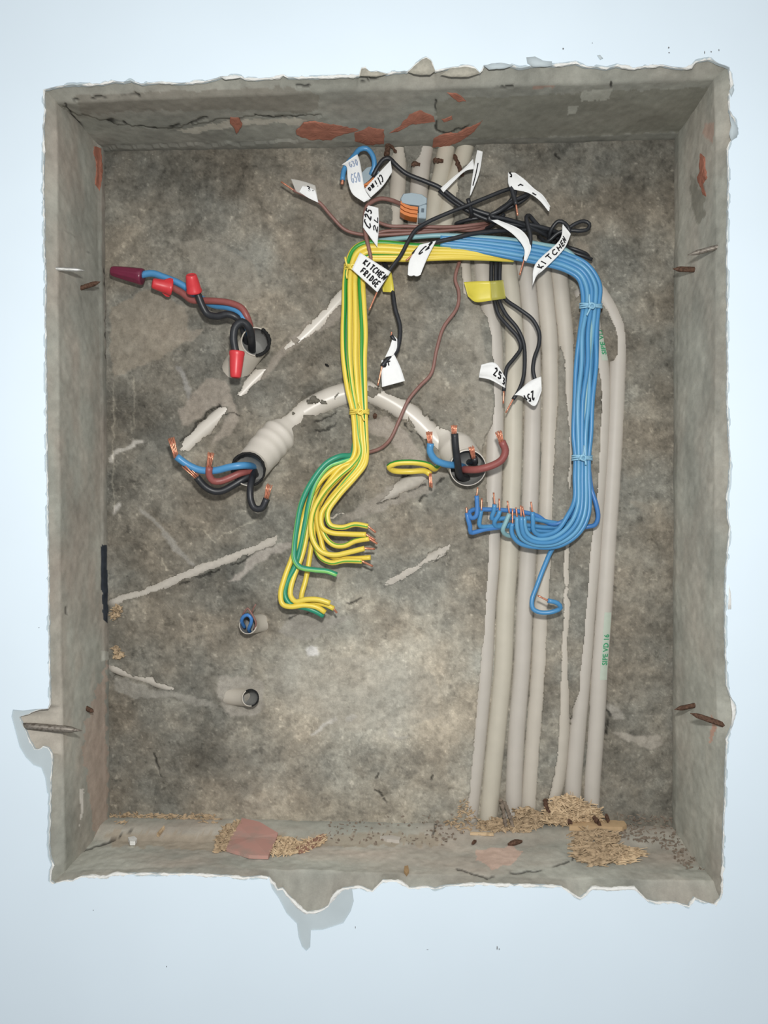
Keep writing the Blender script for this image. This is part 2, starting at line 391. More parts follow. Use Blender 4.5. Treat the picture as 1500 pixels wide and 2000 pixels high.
# raised plaster smears
SMEARS = [  # polygon, raise, colour (as seen), strength
 ([(446,1133),(473,1110),(480,1092),(511,1071),(572,1058),(572,1072),(523,1086),(493,1107),(470,1130),(452,1136)], 2.0, (158,152,144), .9),
 ([(272,985),(300,1010),(325,1035),(345,1065),(383,1103),(372,1102),(340,1075),(322,1050),(305,1022),(280,1000)], .6, (150,147,140), .75),
 ([(343,712),(356,716),(370,745),(372,770),(366,792),(362,760),(352,730)], .5, (148,146,142), .7),
 ([(214,888),(232,876),(262,862),(282,858),(280,866),(252,876),(226,888),(220,904),(214,902)], .8, (178,174,166), .9),
 ([(218,1000),(222,985),(236,978),(240,984),(230,996),(222,1006)], .8, (172,168,162), .9),
 ([(224,1318),(300,1345),(345,1352),(425,1372),(428,1382),(380,1378),(330,1362),(260,1365),(224,1345)], 1.0, (142,139,131), .8),
 ([(425,1318),(480,1320),(512,1330),(516,1375),(500,1395),(450,1402),(436,1385),(425,1350)], .6, (152,147,138), .9),
 ([(372,775),(400,740),(420,735),(445,750),(460,790),(470,815),(450,850),(410,870),(445,812),(440,790),(420,790),(370,830),(355,830),(350,800)], 1.2, (152,143,132), .7),
 ([(590,640),(640,600),(668,598),(665,625),(620,650),(560,690),(520,740),(500,745),(540,690)], .8, (146,138,128), .7),
 ([(600,1262),(622,1262),(624,1276),(602,1280)], .6, (196,194,190), .9),
 ([(605,1437),(640,1408),(648,1400),(655,1395),(655,1406),(640,1415),(618,1437)], .8, (184,180,172), .9),
 ([(675,1398),(688,1392),(700,1400),(690,1410),(676,1408)], .5, (176,173,166), .9),
 ([(753,1425),(762,1420),(770,1435),(800,1436),(790,1442),(760,1442)], .5, (172,168,158), .9),
 ([(560,1260),(640,1290),(700,1280),(800,1295),(850,1320),(860,1400),(780,1420),(690,1430),(620,1400),(560,1380),(520,1330)], .3, (160,155,144), .4),
 ([(1198,1430),(1230,1432),(1262,1440),(1290,1432),(1292,1455),(1270,1466),(1240,1450),(1205,1440)], .8, (158,152,142), .85),
 ([(1190,1372),(1215,1385),(1225,1402),(1200,1405),(1188,1395)], .5, (152,148,140), .7),
 ([(1230,975),(1262,985),(1280,998),(1258,1000),(1238,990)], .4, (136,131,120), .7),
 ([(905,515),(950,515),(950,600),(940,640),(950,700),(960,760),(965,850),(940,880),(920,860),(930,800),(915,740),(930,700),(905,650)], .6, (150,145,134), .65),
 ([(1093,675),(1102,672),(1106,700),(1108,760),(1109,840),(1112,940),(1085,990),(1084,880),(1090,780)], .3, (138,134,124), .8),
 ([(700,820),(760,815),(800,850),(830,900),(830,960),(800,900),(760,860),(700,835)], .8, (156,148,138), .8),
 ([(795,930),(850,905),(878,900),(880,925),(840,960),(760,990),(680,1020),(645,1025),(700,990)], .8, (150,144,135), .7),
 ([(570,1195),(640,1210),(690,1200),(650,1225),(600,1250),(540,1235)], .5, (148,144,136), .7),
 ([(790,255),(826,262),(826,300),(812,315),(795,300),(785,275)], 3.5, (120,118,110), .9),
 ([(330,470),(420,470),(500,520),(510,580),(440,600),(410,560),(370,500)], .4, (140,135,124), .5),
 ([(215,600),(300,560),(360,600),(370,660),(310,700),(225,735),(214,700)], .6, (138,130,117), .75),
 ([(315,650),(400,640),(380,665),(330,668)], .5, (142,134,122), .7),
 ([(555,330),(640,350),(690,420),(640,440),(590,400)], .3, (134,127,116), .5),
 ([(1128,470),(1150,475),(1155,520),(1140,530),(1120,500)], .5, (134,126,114), .7),
]
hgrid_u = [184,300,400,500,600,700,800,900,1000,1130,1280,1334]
GR = [ # v, brightness (sRGB as seen), some shade at top and right painted in
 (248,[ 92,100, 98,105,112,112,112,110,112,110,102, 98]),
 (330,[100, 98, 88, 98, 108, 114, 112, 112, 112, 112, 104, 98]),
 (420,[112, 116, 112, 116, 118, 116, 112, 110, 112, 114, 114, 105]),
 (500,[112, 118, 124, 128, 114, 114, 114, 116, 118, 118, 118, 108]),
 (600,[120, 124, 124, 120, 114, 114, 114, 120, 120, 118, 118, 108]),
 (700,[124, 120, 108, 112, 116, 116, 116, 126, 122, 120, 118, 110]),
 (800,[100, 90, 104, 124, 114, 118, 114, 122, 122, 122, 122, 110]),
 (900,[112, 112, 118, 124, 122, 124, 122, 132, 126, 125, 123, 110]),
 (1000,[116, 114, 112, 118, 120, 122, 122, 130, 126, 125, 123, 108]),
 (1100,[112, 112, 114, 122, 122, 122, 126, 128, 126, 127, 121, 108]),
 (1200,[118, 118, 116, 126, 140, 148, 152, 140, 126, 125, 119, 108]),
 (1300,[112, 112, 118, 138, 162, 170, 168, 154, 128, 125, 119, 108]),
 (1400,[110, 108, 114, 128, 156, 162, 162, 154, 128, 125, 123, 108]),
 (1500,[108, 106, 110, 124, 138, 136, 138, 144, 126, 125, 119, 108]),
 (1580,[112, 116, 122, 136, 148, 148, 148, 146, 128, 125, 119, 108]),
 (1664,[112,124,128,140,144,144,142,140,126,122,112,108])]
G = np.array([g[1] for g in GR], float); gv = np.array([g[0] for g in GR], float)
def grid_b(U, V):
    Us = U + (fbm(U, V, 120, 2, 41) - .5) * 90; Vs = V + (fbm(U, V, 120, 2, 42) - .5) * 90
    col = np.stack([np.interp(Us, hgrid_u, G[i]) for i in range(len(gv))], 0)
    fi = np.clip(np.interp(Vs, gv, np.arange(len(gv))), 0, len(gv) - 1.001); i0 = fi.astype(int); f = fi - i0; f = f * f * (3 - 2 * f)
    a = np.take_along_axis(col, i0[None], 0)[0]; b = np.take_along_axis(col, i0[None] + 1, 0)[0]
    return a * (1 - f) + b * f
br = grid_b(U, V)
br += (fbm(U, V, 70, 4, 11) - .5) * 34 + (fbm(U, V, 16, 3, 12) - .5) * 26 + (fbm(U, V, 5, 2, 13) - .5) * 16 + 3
rid = 1 - np.abs(fbm(U, V, 34, 5, 61, .62) - .5) * 2; br += sst(rid, .955, .995) * 13 * sst(fbm(U, V, 90, 2, 62), .42, .6)
rid2 = 1 - np.abs(fbm(U, V, 13, 3, 63, .6) - .5) * 2; br += (sst(rid2, .93, 1.0) - .25) * 10
dkp = fbm(U, V, 26, 5, 64, .65); br -= sst(dkp, .58, .66) * 9
pz = fbm(U, V, 110, 6, 51, .6); br += sst(pz, .50, .515) * 7 - sst(pz, .40, .41) * -5 - 8
br += sst(np.abs(fbm(U, V, 60, 5, 52, .6) - .5), .006, 0.0) * 9
blot = sst(fbm(U, V, 38, 5, 14, .65), .52, .60); br += blot * 9 - 4
pit = sst(fbm(U, V, 9, 3, 31), .70, .80); br -= pit * 16
fleck = sst(fbm(U, V, 7, 2, 32), .80, .88); br += fleck * 26
tint = np.clip((fbm(U, V, 90, 4, 15) - .5) * 2.2 + .5, 0, 1)      # 0 grey .. 1 brown
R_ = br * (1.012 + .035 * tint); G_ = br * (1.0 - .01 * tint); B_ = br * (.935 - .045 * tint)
for poly, rise, c, s in SMEARS:
    wgt = in_poly(UJ, VJ, poly).astype(float) * s
    wgt = (wgt + np.roll(wgt, 1, 0) + np.roll(wgt, 1, 1) + np.roll(wgt, -1, 0)) / 4
    n = (fbm(U, V, 20, 3, 16) - .5) * 26
    R_ = R_ * (1 - wgt) + (c[0] + n) * wgt; G_ = G_ * (1 - wgt) + (c[1] + n) * wgt; B_ = B_ * (1 - wgt) + (c[2] + n) * wgt
    H = np.where(mask, H, H + wgt * rise)
# thin white scratches
for pl in [[(262,732),(262,800),(260,845)],[(315,1090),(328,1118)],[(370,1030),(400,1040),(420,1060)],[(425,1050),(470,1030),(510,1010)],[(222,745),(222,1000)]]:
    d = 1 - sst(dist_line(UJ, VJ, pl), .6, 2.2); R_ += d * 26; G_ += d * 25; B_ += d * 22
dk = cw * .45
sh = np.where(mask & (H < -4.5), .12, 0)
R_ *= (1 - dk); G_ *= (1 - dk); B_ *= (1 - dk)
ALB = 1.12
def colours(R, G_, B, k=ALB):
    c = np.stack([R, G_, B], -1).clip(4, 250) / 255.0
    l = np.where(c <= .04045, c / 12.92, ((c + .055) / 1.055) ** 2.4) * k
    return np.clip(l, 0, .9)

def grid_mesh(name, X, Y, Z, cols, mat, flip=False):
    n, m = X.shape
    co = np.stack([X, Y, Z], -1).reshape(-1, 3).astype(np.float32)
    idx = np.arange(n * m).reshape(n, m)
    a, b, c, d = idx[:-1, :-1].ravel(), idx[1:, :-1].ravel(), idx[1:, 1:].ravel(), idx[:-1, 1:].ravel()
    q = np.stack([a, d, c, b] if flip else [a, b, c, d], -1)
    me = bpy.data.meshes.new(name)
    me.vertices.add(n * m); me.vertices.foreach_set('co', co.ravel())
    nf = len(q); me.loops.add(nf * 4); me.loops.foreach_set('vertex_index', q.ravel().astype(np.int32))
    me.polygons.add(nf); me.polygons.foreach_set('loop_start', np.arange(0, nf * 4, 4, dtype=np.int32))
    me.polygons.foreach_set('loop_total', np.full(nf, 4, np.int32)); me.polygons.foreach_set('use_smooth', np.ones(nf, bool))
    me.update(calc_edges=True)
    ca = me.color_attributes.new('stain_shade', 'FLOAT_COLOR', 'POINT')
    cc = np.ones((n * m, 4), np.float32); cc[:, :3] = cols.reshape(-1, 3); ca.data.foreach_set('color', cc.ravel())
    me.materials.append(mat)
    o = bpy.data.objects.new(name, me); COL.objects.link(o); o['_o'] = (0, 0, 0)
    return o
Yd = YB - H * PX; K0 = (D + YB) / F
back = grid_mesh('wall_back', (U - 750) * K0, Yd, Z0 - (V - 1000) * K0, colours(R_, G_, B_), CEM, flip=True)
tag(back, kind='structure', label='rough mottled grey-brown cement back of the recess with chased grooves')

# ------------------------------------------------------------------ recess sides
HOLE = [(85,175),(110,168),(135,165),(170,165),(200,163),(222,158),(240,160),(255,156),(275,164),(310,160),(345,163),(370,162),(410,157),(430,150),(465,148),(478,154),(500,155),(545,150),(552,146),(562,151),(600,151),(650,150),(690,148),(702,147),(706,133),(714,132),(722,140),(735,139),(755,144),(770,141),(795,140),(812,126),(824,117),(832,114),(841,119),(850,138),(865,135),(880,132),(900,130),(915,130),(930,135),(937,142),(945,129),(962,125),(980,124),(1000,128),(1015,133),(1038,129),(1060,126),(1085,128),(1105,125),(1125,122),(1140,129),(1165,130),(1185,133),(1205,128),(1240,133),(1270,129),(1295,127),(1320,131),(1335,133),(1350,130),(1358,121),(1370,118),(1385,115),(1400,122),(1415,127),(1424,131),
 (1426,150),(1430,168),(1424,185),(1425,215),(1436,235),(1438,262),(1427,275),(1421,290),(1423,330),(1422,400),(1421,450),(1420,520),(1421,600),(1421,700),(1421,780),(1423,850),(1427,900),(1424,940),(1420,975),(1422,1012),(1426,1030),(1423,1060),(1419,1100),(1417,1150),(1416,1220),(1418,1290),(1420,1340),(1426,1360),(1433,1378),(1435,1398),(1428,1425),(1420,1445),(1417,1500),(1416,1560),(1414,1620),(1412,1690),(1411,1742),(1406,1758),(1396,1769),(1375,1762),(1357,1754),(1346,1771),(1334,1768),(1322,1764),(1300,1763),(1280,1763),(1262,1758),(1250,1745),(1238,1735),(1220,1735),(1190,1737),(1157,1734),(1146,1746),(1133,1755),(1121,1749),(1109,1742),(1097,1733),(1060,1731),(1020,1730),(980,1729),(930,1727),(890,1730),(870,1732),(850,1737),(835,1733),(815,1735),(800,1735),(783,1724),(765,1721),(748,1721),(738,1731),(728,1741),(718,1738),(705,1733),(690,1733),(670,1737),(660,1742),(650,1755),(641,1770),(630,1777),(616,1782),(600,1783),(590,1778),(575,1762),(560,1748),(552,1737),(542,1738),(536,1727),(526,1716),(505,1713),(480,1716),(455,1713),(430,1712),(400,1710),(365,1708),(330,1709),(295,1707),(260,1708),(225,1707),(205,1714),(180,1712),(158,1713),(142,1721),(122,1723),(106,1728),(99,1722),(100,1700),(104,1690),(98,1672),(96,1650),(97,1610),(98,1560),(99,1520),(102,1490),(100,1474),(94,1461),(84,1458),(76,1464),(68,1464),(58,1450),(50,1430),(42,1412),(38,1401),(50,1396),(72,1386),(94,1384),(98,1376),(97,1330),(96,1260),(95,1180),(94,1100),(93,1020),(92,940),(91,860),(90,780),(89,700),(88,620),(89,540),(86,480),(86,420),(84,360),(86,300),(84,250),(87,215)]
def densify(poly, step, amp, seed, s=9):
    o = []
    n = len(poly)
    for i in range(n):
        a = np.array(poly[i], float); b = np.array(poly[(i + 1) % n], float)
        L = np.linalg.norm(b - a); k = max(1, int(L / step)); nn = np.array([-(b - a)[1], (b - a)[0]]) / (L + 1e-9)
        for j in range(k):
            p = a + (b - a) * j / k
            q = float(fbm(np.array([p[0]]), np.array([p[1]]), s, 3, seed)[0] - .5) * 2 * amp
            o.append(tuple(p + nn * q))
    return o
# profile of the recess side walls: depth of each ring and its pixel outline
# outline of the lip (grey mortar band) starts at HOLE edge (y=.003), goes to LIP, then to the deep corner, then cove, then back
def side_profile(side):
    # returns list of (depth, function t-> pixel coordinate across) ; along coordinate is px too
    if side == 'left':   return [(.0035, lambda v: np.interp(v, *LEDGE['left'])), (.015, lambda v: np.interp(v, [150,300,600,1000,1300,1700],[108,112,114,117,120,127])), (.100, lambda v: np.interp(v,[200,1650],[190,203])), (.104, lambda v: np.interp(v,[200,1650],[197,207])), (.120, lambda v: np.interp(v,[200,1650],[208,220]))]
    if side == 'right':  return [(.0035, lambda v: np.interp(v, *LEDGE['right'])), (.016, lambda v: np.interp(v,[150,400,800,1200,1400,1700],[1396,1400,1397,1396,1402,1394])), (.098, lambda v: np.interp(v,[200,1650],[1327,1322])), (.103, lambda v: np.interp(v,[200,1650],[1324,1318])), (.120, lambda v: np.interp(v,[200,1650],[1314,1310]))]
    if side == 'top':    return [(.0035, lambda u: np.interp(u, *LEDGE['top'])), (.017, lambda u: np.interp(u,[100,400,700,1000,1200,1400],[203,190,178,168,163,156])), (.098, lambda u: np.interp(u,[200,800,1320],[282,272,256])), (.102, lambda u: np.interp(u,[200,800,1320],[286,276,262])), (.120, lambda u: np.interp(u,[200,800,1320],[301,292,278]))]
    return [(.0035, lambda u: np.interp(u, *LEDGE['bottom'])), (.016, lambda u: np.interp(u,[100,400,700,1000,1200,1400],[1702,1692,1704,1712,1716,1722])), (.075, lambda u: np.interp(u,[200,500,800,1100,1320],[1640,1645,1650,1648,1660])), (.092, lambda u: np.interp(u,[200,500,800,1100,1320],[1612,1622,1632,1630,1634])), (.120, lambda u: np.interp(u,[200,800,1320],[1590,1600,1610]))]
HD = densify(HOLE, 5, 1.6, 21)
HA = np.array(HD)
def edge_fn(sel, along, across, mode):
    P_ = HA[sel]; a = P_[:, along]; c = P_[:, across]
    xs = np.arange(math.floor(a.min()), math.ceil(a.max()) + 1, 4.0); ys = []
    for x in xs:
        m = np.abs(a - x) < 6
        if not m.any(): ys.append(np.nan); continue
        ys.append(c[m].min() if mode < 0 else c[m].max())
    ys = np.array(ys); ok = ~np.isnan(ys)
    return xs[ok], ys[ok]
cx, cy = 750, 950
LEDGE = {}
selL = (HA[:, 0] < 130) & (HA[:, 1] > 150) & (HA[:, 1] < 1740)
selR = (HA[:, 0] > 1380) & (HA[:, 1] > 120) & (HA[:, 1] < 1775)
selT = (HA[:, 1] < 200); selB = (HA[:, 1] > 1690)
LEDGE['left'] = edge_fn(selL, 1, 0, -1); LEDGE['right'] = edge_fn(selR, 1, 0, 1)
LEDGE['top'] = edge_fn(selT, 0, 1, -1); LEDGE['bottom'] = edge_fn(selB, 0, 1, 1)

TERR_T = [[(578,257),(593,242),(617,238),(647,242),(687,248),(700,253),(657,267),(647,273),(607,273),(580,263)],
 [(693,260),(720,247),(750,253),(750,280),(720,283),(693,275)],
 [(760,260),(780,247),(800,223),(820,215),(847,227),(850,238),(800,243),(777,257)],
 [(845,287),(847,270),(863,262),(893,260),(920,247),(943,235),(927,257),(900,275),(867,287)],
 [(873,180),(893,182),(910,197),(893,198)],[(863,233),(883,225),(884,233),(867,238)],[(450,229),(467,229),(473,243),(463,260),(450,240)]]
TERR_L = [[(184,286),(197,290),(200,333),(194,373),(187,360),(188,316),(183,300)]]
TERR_R = [[(1368,300),(1377,307),(1379,334),(1381,346),(1373,360),(1380,384),(1374,380),(1363,347),(1368,334),(1366,320)]]

def build_side(side):
    prof = side_profile(side)
    if side in ('left', 'right'): t = np.arange(110, 1800, 2.5)
    else: t = np.arange(60, 1450, 2.5)
    segs = [(0, 1, 10), (1, 2, 36), (2, 3, 3), (3, 4, 7)]
    dep = []; acr = []
    for i, j, n in segs:
        for k in range(n + (1 if j == 4 else 0)):
            f = k / n
            dep.append(prof[i][0] * (1 - f) + prof[j][0] * f)
            ya, yb = prof[i][0], prof[j][0]
            a = prof[i][1](t); b = prof[j][1](t)
            # straight in space, not in the picture
            ka, kb = D + ya, D + yb; kk = D + dep[-1]
            c0 = cx_ = (750 if side in ('left', 'right') else 1000)
            X = ((a - c0) * ka) * (1 - f) + ((b - c0) * kb) * f
            acr.append(X / kk + c0)
    dep = np.array(dep); acr = np.array(acr).T          # (nt, ns)
    T_, Dp = np.meshgrid(t, dep, indexing='ij')
    if side in ('left', 'right'):
        # the "along" coordinate is in pixels of the ring's own depth; trim so that the corners meet
        Uu = acr; lo = np.interp(Dp, [.0035, .12], [150 if side == 'left' else 110, 262]); hi = np.interp(Dp, [.0035, .12], [1738 if side == 'left' else 1775, 1640])
        Vv = lo + (T_ - t[0]) / (t[-1] - t[0]) * (hi - lo)
        for s in range(acr.shape[1]):
            i = np.searchsorted(np.cumsum([q[2] for q in segs]), s, side='right'); i = min(i, 3)
            a, b, n = segs[i]; f = (s - sum(q[2] for q in segs[:i])) / n
            A = prof[a][1](Vv[:, s]); Bc = prof[b][1](Vv[:, s])
            Uu[:, s] = ((A - 750) * (D + prof[a][0]) * (1 - f) + (Bc - 750) * (D + prof[b][0]) * f) / (D + dep[s]) + 750
    else:
        Vv = acr; lo = np.interp(Dp, [.0035, .12], [82 if side == 'top' else 96, 190]); hi = np.interp(Dp, [.0035, .12], [1428 if side == 'top' else 1414, 1330])
        Uu = lo + (T_ - t[0]) / (t[-1] - t[0]) * (hi - lo)
        for s in range(acr.shape[1]):
            i = np.searchsorted(np.cumsum([q[2] for q in segs]), s, side='right'); i = min(i, 3)
            a, b, n = segs[i]; f = (s - sum(q[2] for q in segs[:i])) / n
            A = prof[a][1](Uu[:, s]); Bc = prof[b][1](Uu[:, s])
            Vv[:, s] = ((A - 1000) * (D + prof[a][0]) * (1 - f) + (Bc - 1000) * (D + prof[b][0]) * f) / (D + dep[s]) + 1000
    K = (D + Dp) / F
    X = (Uu - 750) * K; Z = Z0 - (Vv - 1000) * K; Y = Dp.copy()
    al = (Z if side in ('left', 'right') else X) * 2000; ac = Dp * 2000   # half-mm units
    sd = {'left': 51, 'right': 57, 'top': 63, 'bottom': 69}[side]
    fade = np.clip((Dp - .0035) / .006, 0, 1)
    nz = ((fbm(al, ac, 70, 3, sd) - .5) * 2.6 + (fbm(al, ac, 12, 3, sd + 1) - .5) * 1.6) * .0005 * fade
    if side == 'bottom': nz *= 1.6
    chip = np.zeros_like(nz)
    if side == 'top':
        for c in [[(130,205),(140,230),(160,250),(165,270)],[(205,235),(228,236),(260,245),(300,253),(360,243),(400,232),(430,233)],[(500,224),(520,232),(545,232),(570,232),(600,225)],[(850,192),(851,230),(853,255),(870,262),(900,252),(915,245)],[(1395,170),(1370,205),(1345,240),(1325,262)],[(580,168),(640,166),(690,160),(740,155)],[(945,170),(1000,168)],[(1195,160),(1193,190)],[(140,196),(200,190),(270,186)]]:
            chip = np.maximum(chip, 1 - sst(dist_line(Uu + (fbm(Uu, Vv, 14, 3, 3) - .5) * 9, Vv + (fbm(Uu, Vv, 14, 3, 4) - .5) * 9, c), .8, 2.8))
        blobd = 1 - sst(np.hypot((Uu - 218) / 1.6, Vv - 237), 2, 9); chip = np.maximum(chip, blobd)
    if side == 'left':
        for c in [[(205,500),(206,560),(207,700)],[(128,1150),(130,1200)],[(128,450),(148,462)],[(172,492),(186,498),(192,520)],[(219,1300),(222,1500)]]:
            chip = np.maximum(chip, 1 - sst(dist_line(Uu + (fbm(Uu, Vv, 14, 3, 3) - .5) * 7, Vv, c), .5, 2.2))
    if side == 'bottom':
        for c in [[(893,1697),(930,1708),(955,1715),(990,1705),(1040,1702),(1070,1695),(1110,1683)],[(860,1590),(850,1610),(845,1630)],[(1120,1650),(1120,1680)],[(160,1660),(220,1640),(260,1620)]]:
            chip = np.maximum(chip, .8 * (1 - sst(dist_line(Uu + (fbm(Uu, Vv, 14, 3, 3) - .5) * 9, Vv + (fbm(Uu, Vv, 14, 3, 4) - .5) * 7, c), .8, 2.6)))
    chip *= sst(fbm(Uu, Vv, 22, 3, 88), .36, .55)
    if side == 'top':
        uj = Uu + (fbm(Uu, Vv, 20, 4, 71) - .5) * 16; vj = Vv + (fbm(Uu, Vv, 20, 4, 72) - .5) * 12
        rec = in_poly(uj, vj, [(125,205),(150,225),(220,240),(300,252),(370,246),(430,234),(520,226),(628,226),(606,243),(585,262),(582,279),(200,290),(130,245)]).astype(float)
        rec = np.maximum(rec, in_poly(uj, vj, [(853,192),(905,186),(940,240),(905,262),(862,262)]) * .0)
        nz -= rec * .0016
    nz -= chip * .0011
    if side == 'left': X += nz
    elif side == 'right': X -= nz
    elif side == 'top': Z -= nz
    else: Z += nz
    # colours
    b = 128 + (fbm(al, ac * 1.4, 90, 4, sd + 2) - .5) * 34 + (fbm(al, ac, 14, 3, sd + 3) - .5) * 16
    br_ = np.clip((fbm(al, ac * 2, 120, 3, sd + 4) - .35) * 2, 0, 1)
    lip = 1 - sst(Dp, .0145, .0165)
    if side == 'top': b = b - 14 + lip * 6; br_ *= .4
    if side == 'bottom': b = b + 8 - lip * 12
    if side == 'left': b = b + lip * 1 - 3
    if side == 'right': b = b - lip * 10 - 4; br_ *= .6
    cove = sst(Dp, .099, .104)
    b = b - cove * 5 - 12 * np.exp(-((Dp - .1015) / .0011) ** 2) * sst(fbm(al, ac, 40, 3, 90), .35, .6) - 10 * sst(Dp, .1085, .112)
    Rr = b * (1.0 + .04 * br_); Gg = b * (1.002 - .018 * br_); Bb = b * (.945 - .03 * br_)
    def patch(poly, c, s, jit=6):
        nonlocal Rr, Gg, Bb
        m = in_poly(Uu + (fbm(Uu, Vv, 12, 3, 5) - .5) * jit, Vv + (fbm(Uu, Vv, 12, 3, 6) - .5) * jit, poly) * s
        n = (fbm(al, ac, 10, 2, 7) - .5) * 14
        Rr = Rr * (1 - m) + (c[0] + n) * m; Gg = Gg * (1 - m) + (c[1] + n) * m; Bb = Bb * (1 - m) + (c[2] + n) * m
    if side == 'left':
        patch([(198,1064),(209,1066),(210,1100),(213,1150),(212,1200),(209,1216),(202,1210),(198,1150),(197,1100)], (42, 46, 52), 1, 4)
        patch([(170,1400),(208,1290),(210,1640),(185,1640),(165,1500)], (146, 124, 112), .5, 20)
        patch([(196,300),(215,300),(216,700),(205,700)], (118, 104, 98), .25, 8)
        patch([(155,1540),(163,1540),(162,1580),(155,1620),(158,1580)], (190, 186, 180), .7, 5)
        patch([(196,1270),(214,1272),(214,1290),(198,1292)], (150,150,142), .7, 5)
    if side == 'right':
        patch([(1375,240),(1395,240),(1392,280),(1375,270)], (138, 108, 96), .5, 10)
        patch([(1350,340),(1378,385),(1376,420),(1362,440),(1348,400)], (92, 90, 82), .6, 12)
        patch([(1390,1395),(1400,1420),(1390,1450),(1386,1450),(1390,1420)], (150, 108, 92), .6, 4)
    if side == 'bottom':
        patch([(930,1660),(1000,1652),(1020,1665),(1000,1690),(960,1698),(930,1680)], (172, 140, 126), .55, 10)
        patch([(200,1625),(600,1632),(860,1625),(860,1650),(600,1655),(420,1660),(220,1650)], (134, 122, 106), .5, 22)
    if side == 'top':
        patch([(145,188),(560,168),(624,185),(622,215),(600,222),(480,215),(300,215),(160,225)], (98, 94, 86), .55, 12)
        patch([(852,195),(1390,170),(1330,258),(940,272),(852,258)], (98, 97, 88), .6, 10)
        patch([(1135,178),(1195,172),(1190,195),(1135,198)], (140, 140, 132), .8, 5)
        patch([(1108,208),(1130,204),(1125,222),(1108,225)], (140, 140, 132), .7, 5)
        patch([(470,238),(570,234),(600,240),(590,252),(540,242),(480,248),(430,256),(380,264),(340,256),(430,243)], (150, 146, 136), .8, 10)
        patch([(1040,170),(1085,168),(1080,172),(1040,174)], (138, 104, 92), .5, 5)
    Rr = Rr * (1 - chip * .55); Gg = Gg * (1 - chip * .55); Bb = Bb * (1 - chip * .55)
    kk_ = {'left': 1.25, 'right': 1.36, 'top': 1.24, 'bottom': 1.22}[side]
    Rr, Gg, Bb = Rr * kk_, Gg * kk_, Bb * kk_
    flip = side in ('right', 'top')
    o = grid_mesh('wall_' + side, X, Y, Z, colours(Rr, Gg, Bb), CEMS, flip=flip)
    tag(o, kind='structure', label={'left': 'smooth grey mortar left side of the recess with lighter front lip', 'right': 'smooth grey mortar right side of the recess', 'top': 'grey mortar top side of the recess with brick showing through', 'bottom': 'grey mortar bottom ledge of the recess strewn with dust'}[side])
    o['_o'] = (0, 0, 0)
    return o
SIDES = {s: build_side(s) for s in ('left', 'right', 'top', 'bottom')}
def depth_at(side, u, v):
    prof = side_profile(side)
    if side in ('left', 'right'): ds = [p[0] for p in prof]; cs = [float(p[1](v)) for p in prof]; x = u; c0 = 750
    else: ds = [p[0] for p in prof]; cs = [float(p[1](u)) for p in prof]; x = v; c0 = 1000
    best = None
    for i in range(4):
        a, b = cs[i], cs[i + 1]
        if min(a, b) - 1e-6 <= x <= max(a, b) + 1e-6:
            # line in space: W = (c-c0)*(D+d)
            Wa, Wb = (a - c0) * (D + ds[i]), (b - c0) * (D + ds[i + 1])
            # find f with (Wa+(Wb-Wa)f)/(D+da+(db-da)f) = x-c0
            q = x - c0; den = (Wb - Wa) - q * (ds[i + 1] - ds[i])
            f = (q * (D + ds[i]) - Wa) / den if abs(den) > 1e-12 else 0
            return ds[i] + (ds[i + 1] - ds[i]) * f
    return ds[0] if abs(x - cs[0]) < abs(x - cs[-1]) else ds[-1]
def side_patch(name, side, poly, mat, thick=.0005, jit=2.4, inset=.0):
    """a broken piece of brick lying in the side wall: outline + slightly raised uneven face"""
    nrm = {'left': Vector((1, 0, 0)), 'right': Vector((-1, 0, 0)), 'top': Vector((0, 0, -1)), 'bottom': Vector((0, 0, 1))}[side]
    pl = densify(poly, 4, jit, 33, 7)
    cxp = sum(p[0] for p in pl) / len(pl); cyp = sum(p[1] for p in pl) / len(pl)
    V = []
    rings = [(1.0, -.0012), (1.0, thick * .6), (.86, thick * 1.1), (.45, thick * 1.3)]
    for s, hh in rings:
        for (u, v) in pl:
            uu, v2 = cxp + (u - cxp) * s, cyp + (v - cyp) * s
            V.append(PY(uu, v2, depth_at(side, uu, v2)) + nrm * (hh + (random.random() - .5) * .0003 * (s < .99)))
    n = len(pl); FC = []
    for r in range(3):
        for i in range(n): FC.append((r * n + i, r * n + (i + 1) % n, (r + 1) * n + (i + 1) % n, (r + 1) * n + i))
    V.append(PY(cxp, cyp, depth_at(side, cxp, cyp)) + nrm * thick * 1.3)
    for i in range(n): FC.append((3 * n + i, 3 * n + (i + 1) % n, 4 * n))
    return mk(name, V, FC, mat, SIDES[side], smooth=False)
for p in TERR_T: side_patch('brick', 'top', p, TERRA, .0006)
for p in TERR_L: side_patch('brick', 'left', p, TERRA, .0006)
for p in TERR_R: side_patch('brick', 'right', p, TERRA, .001)

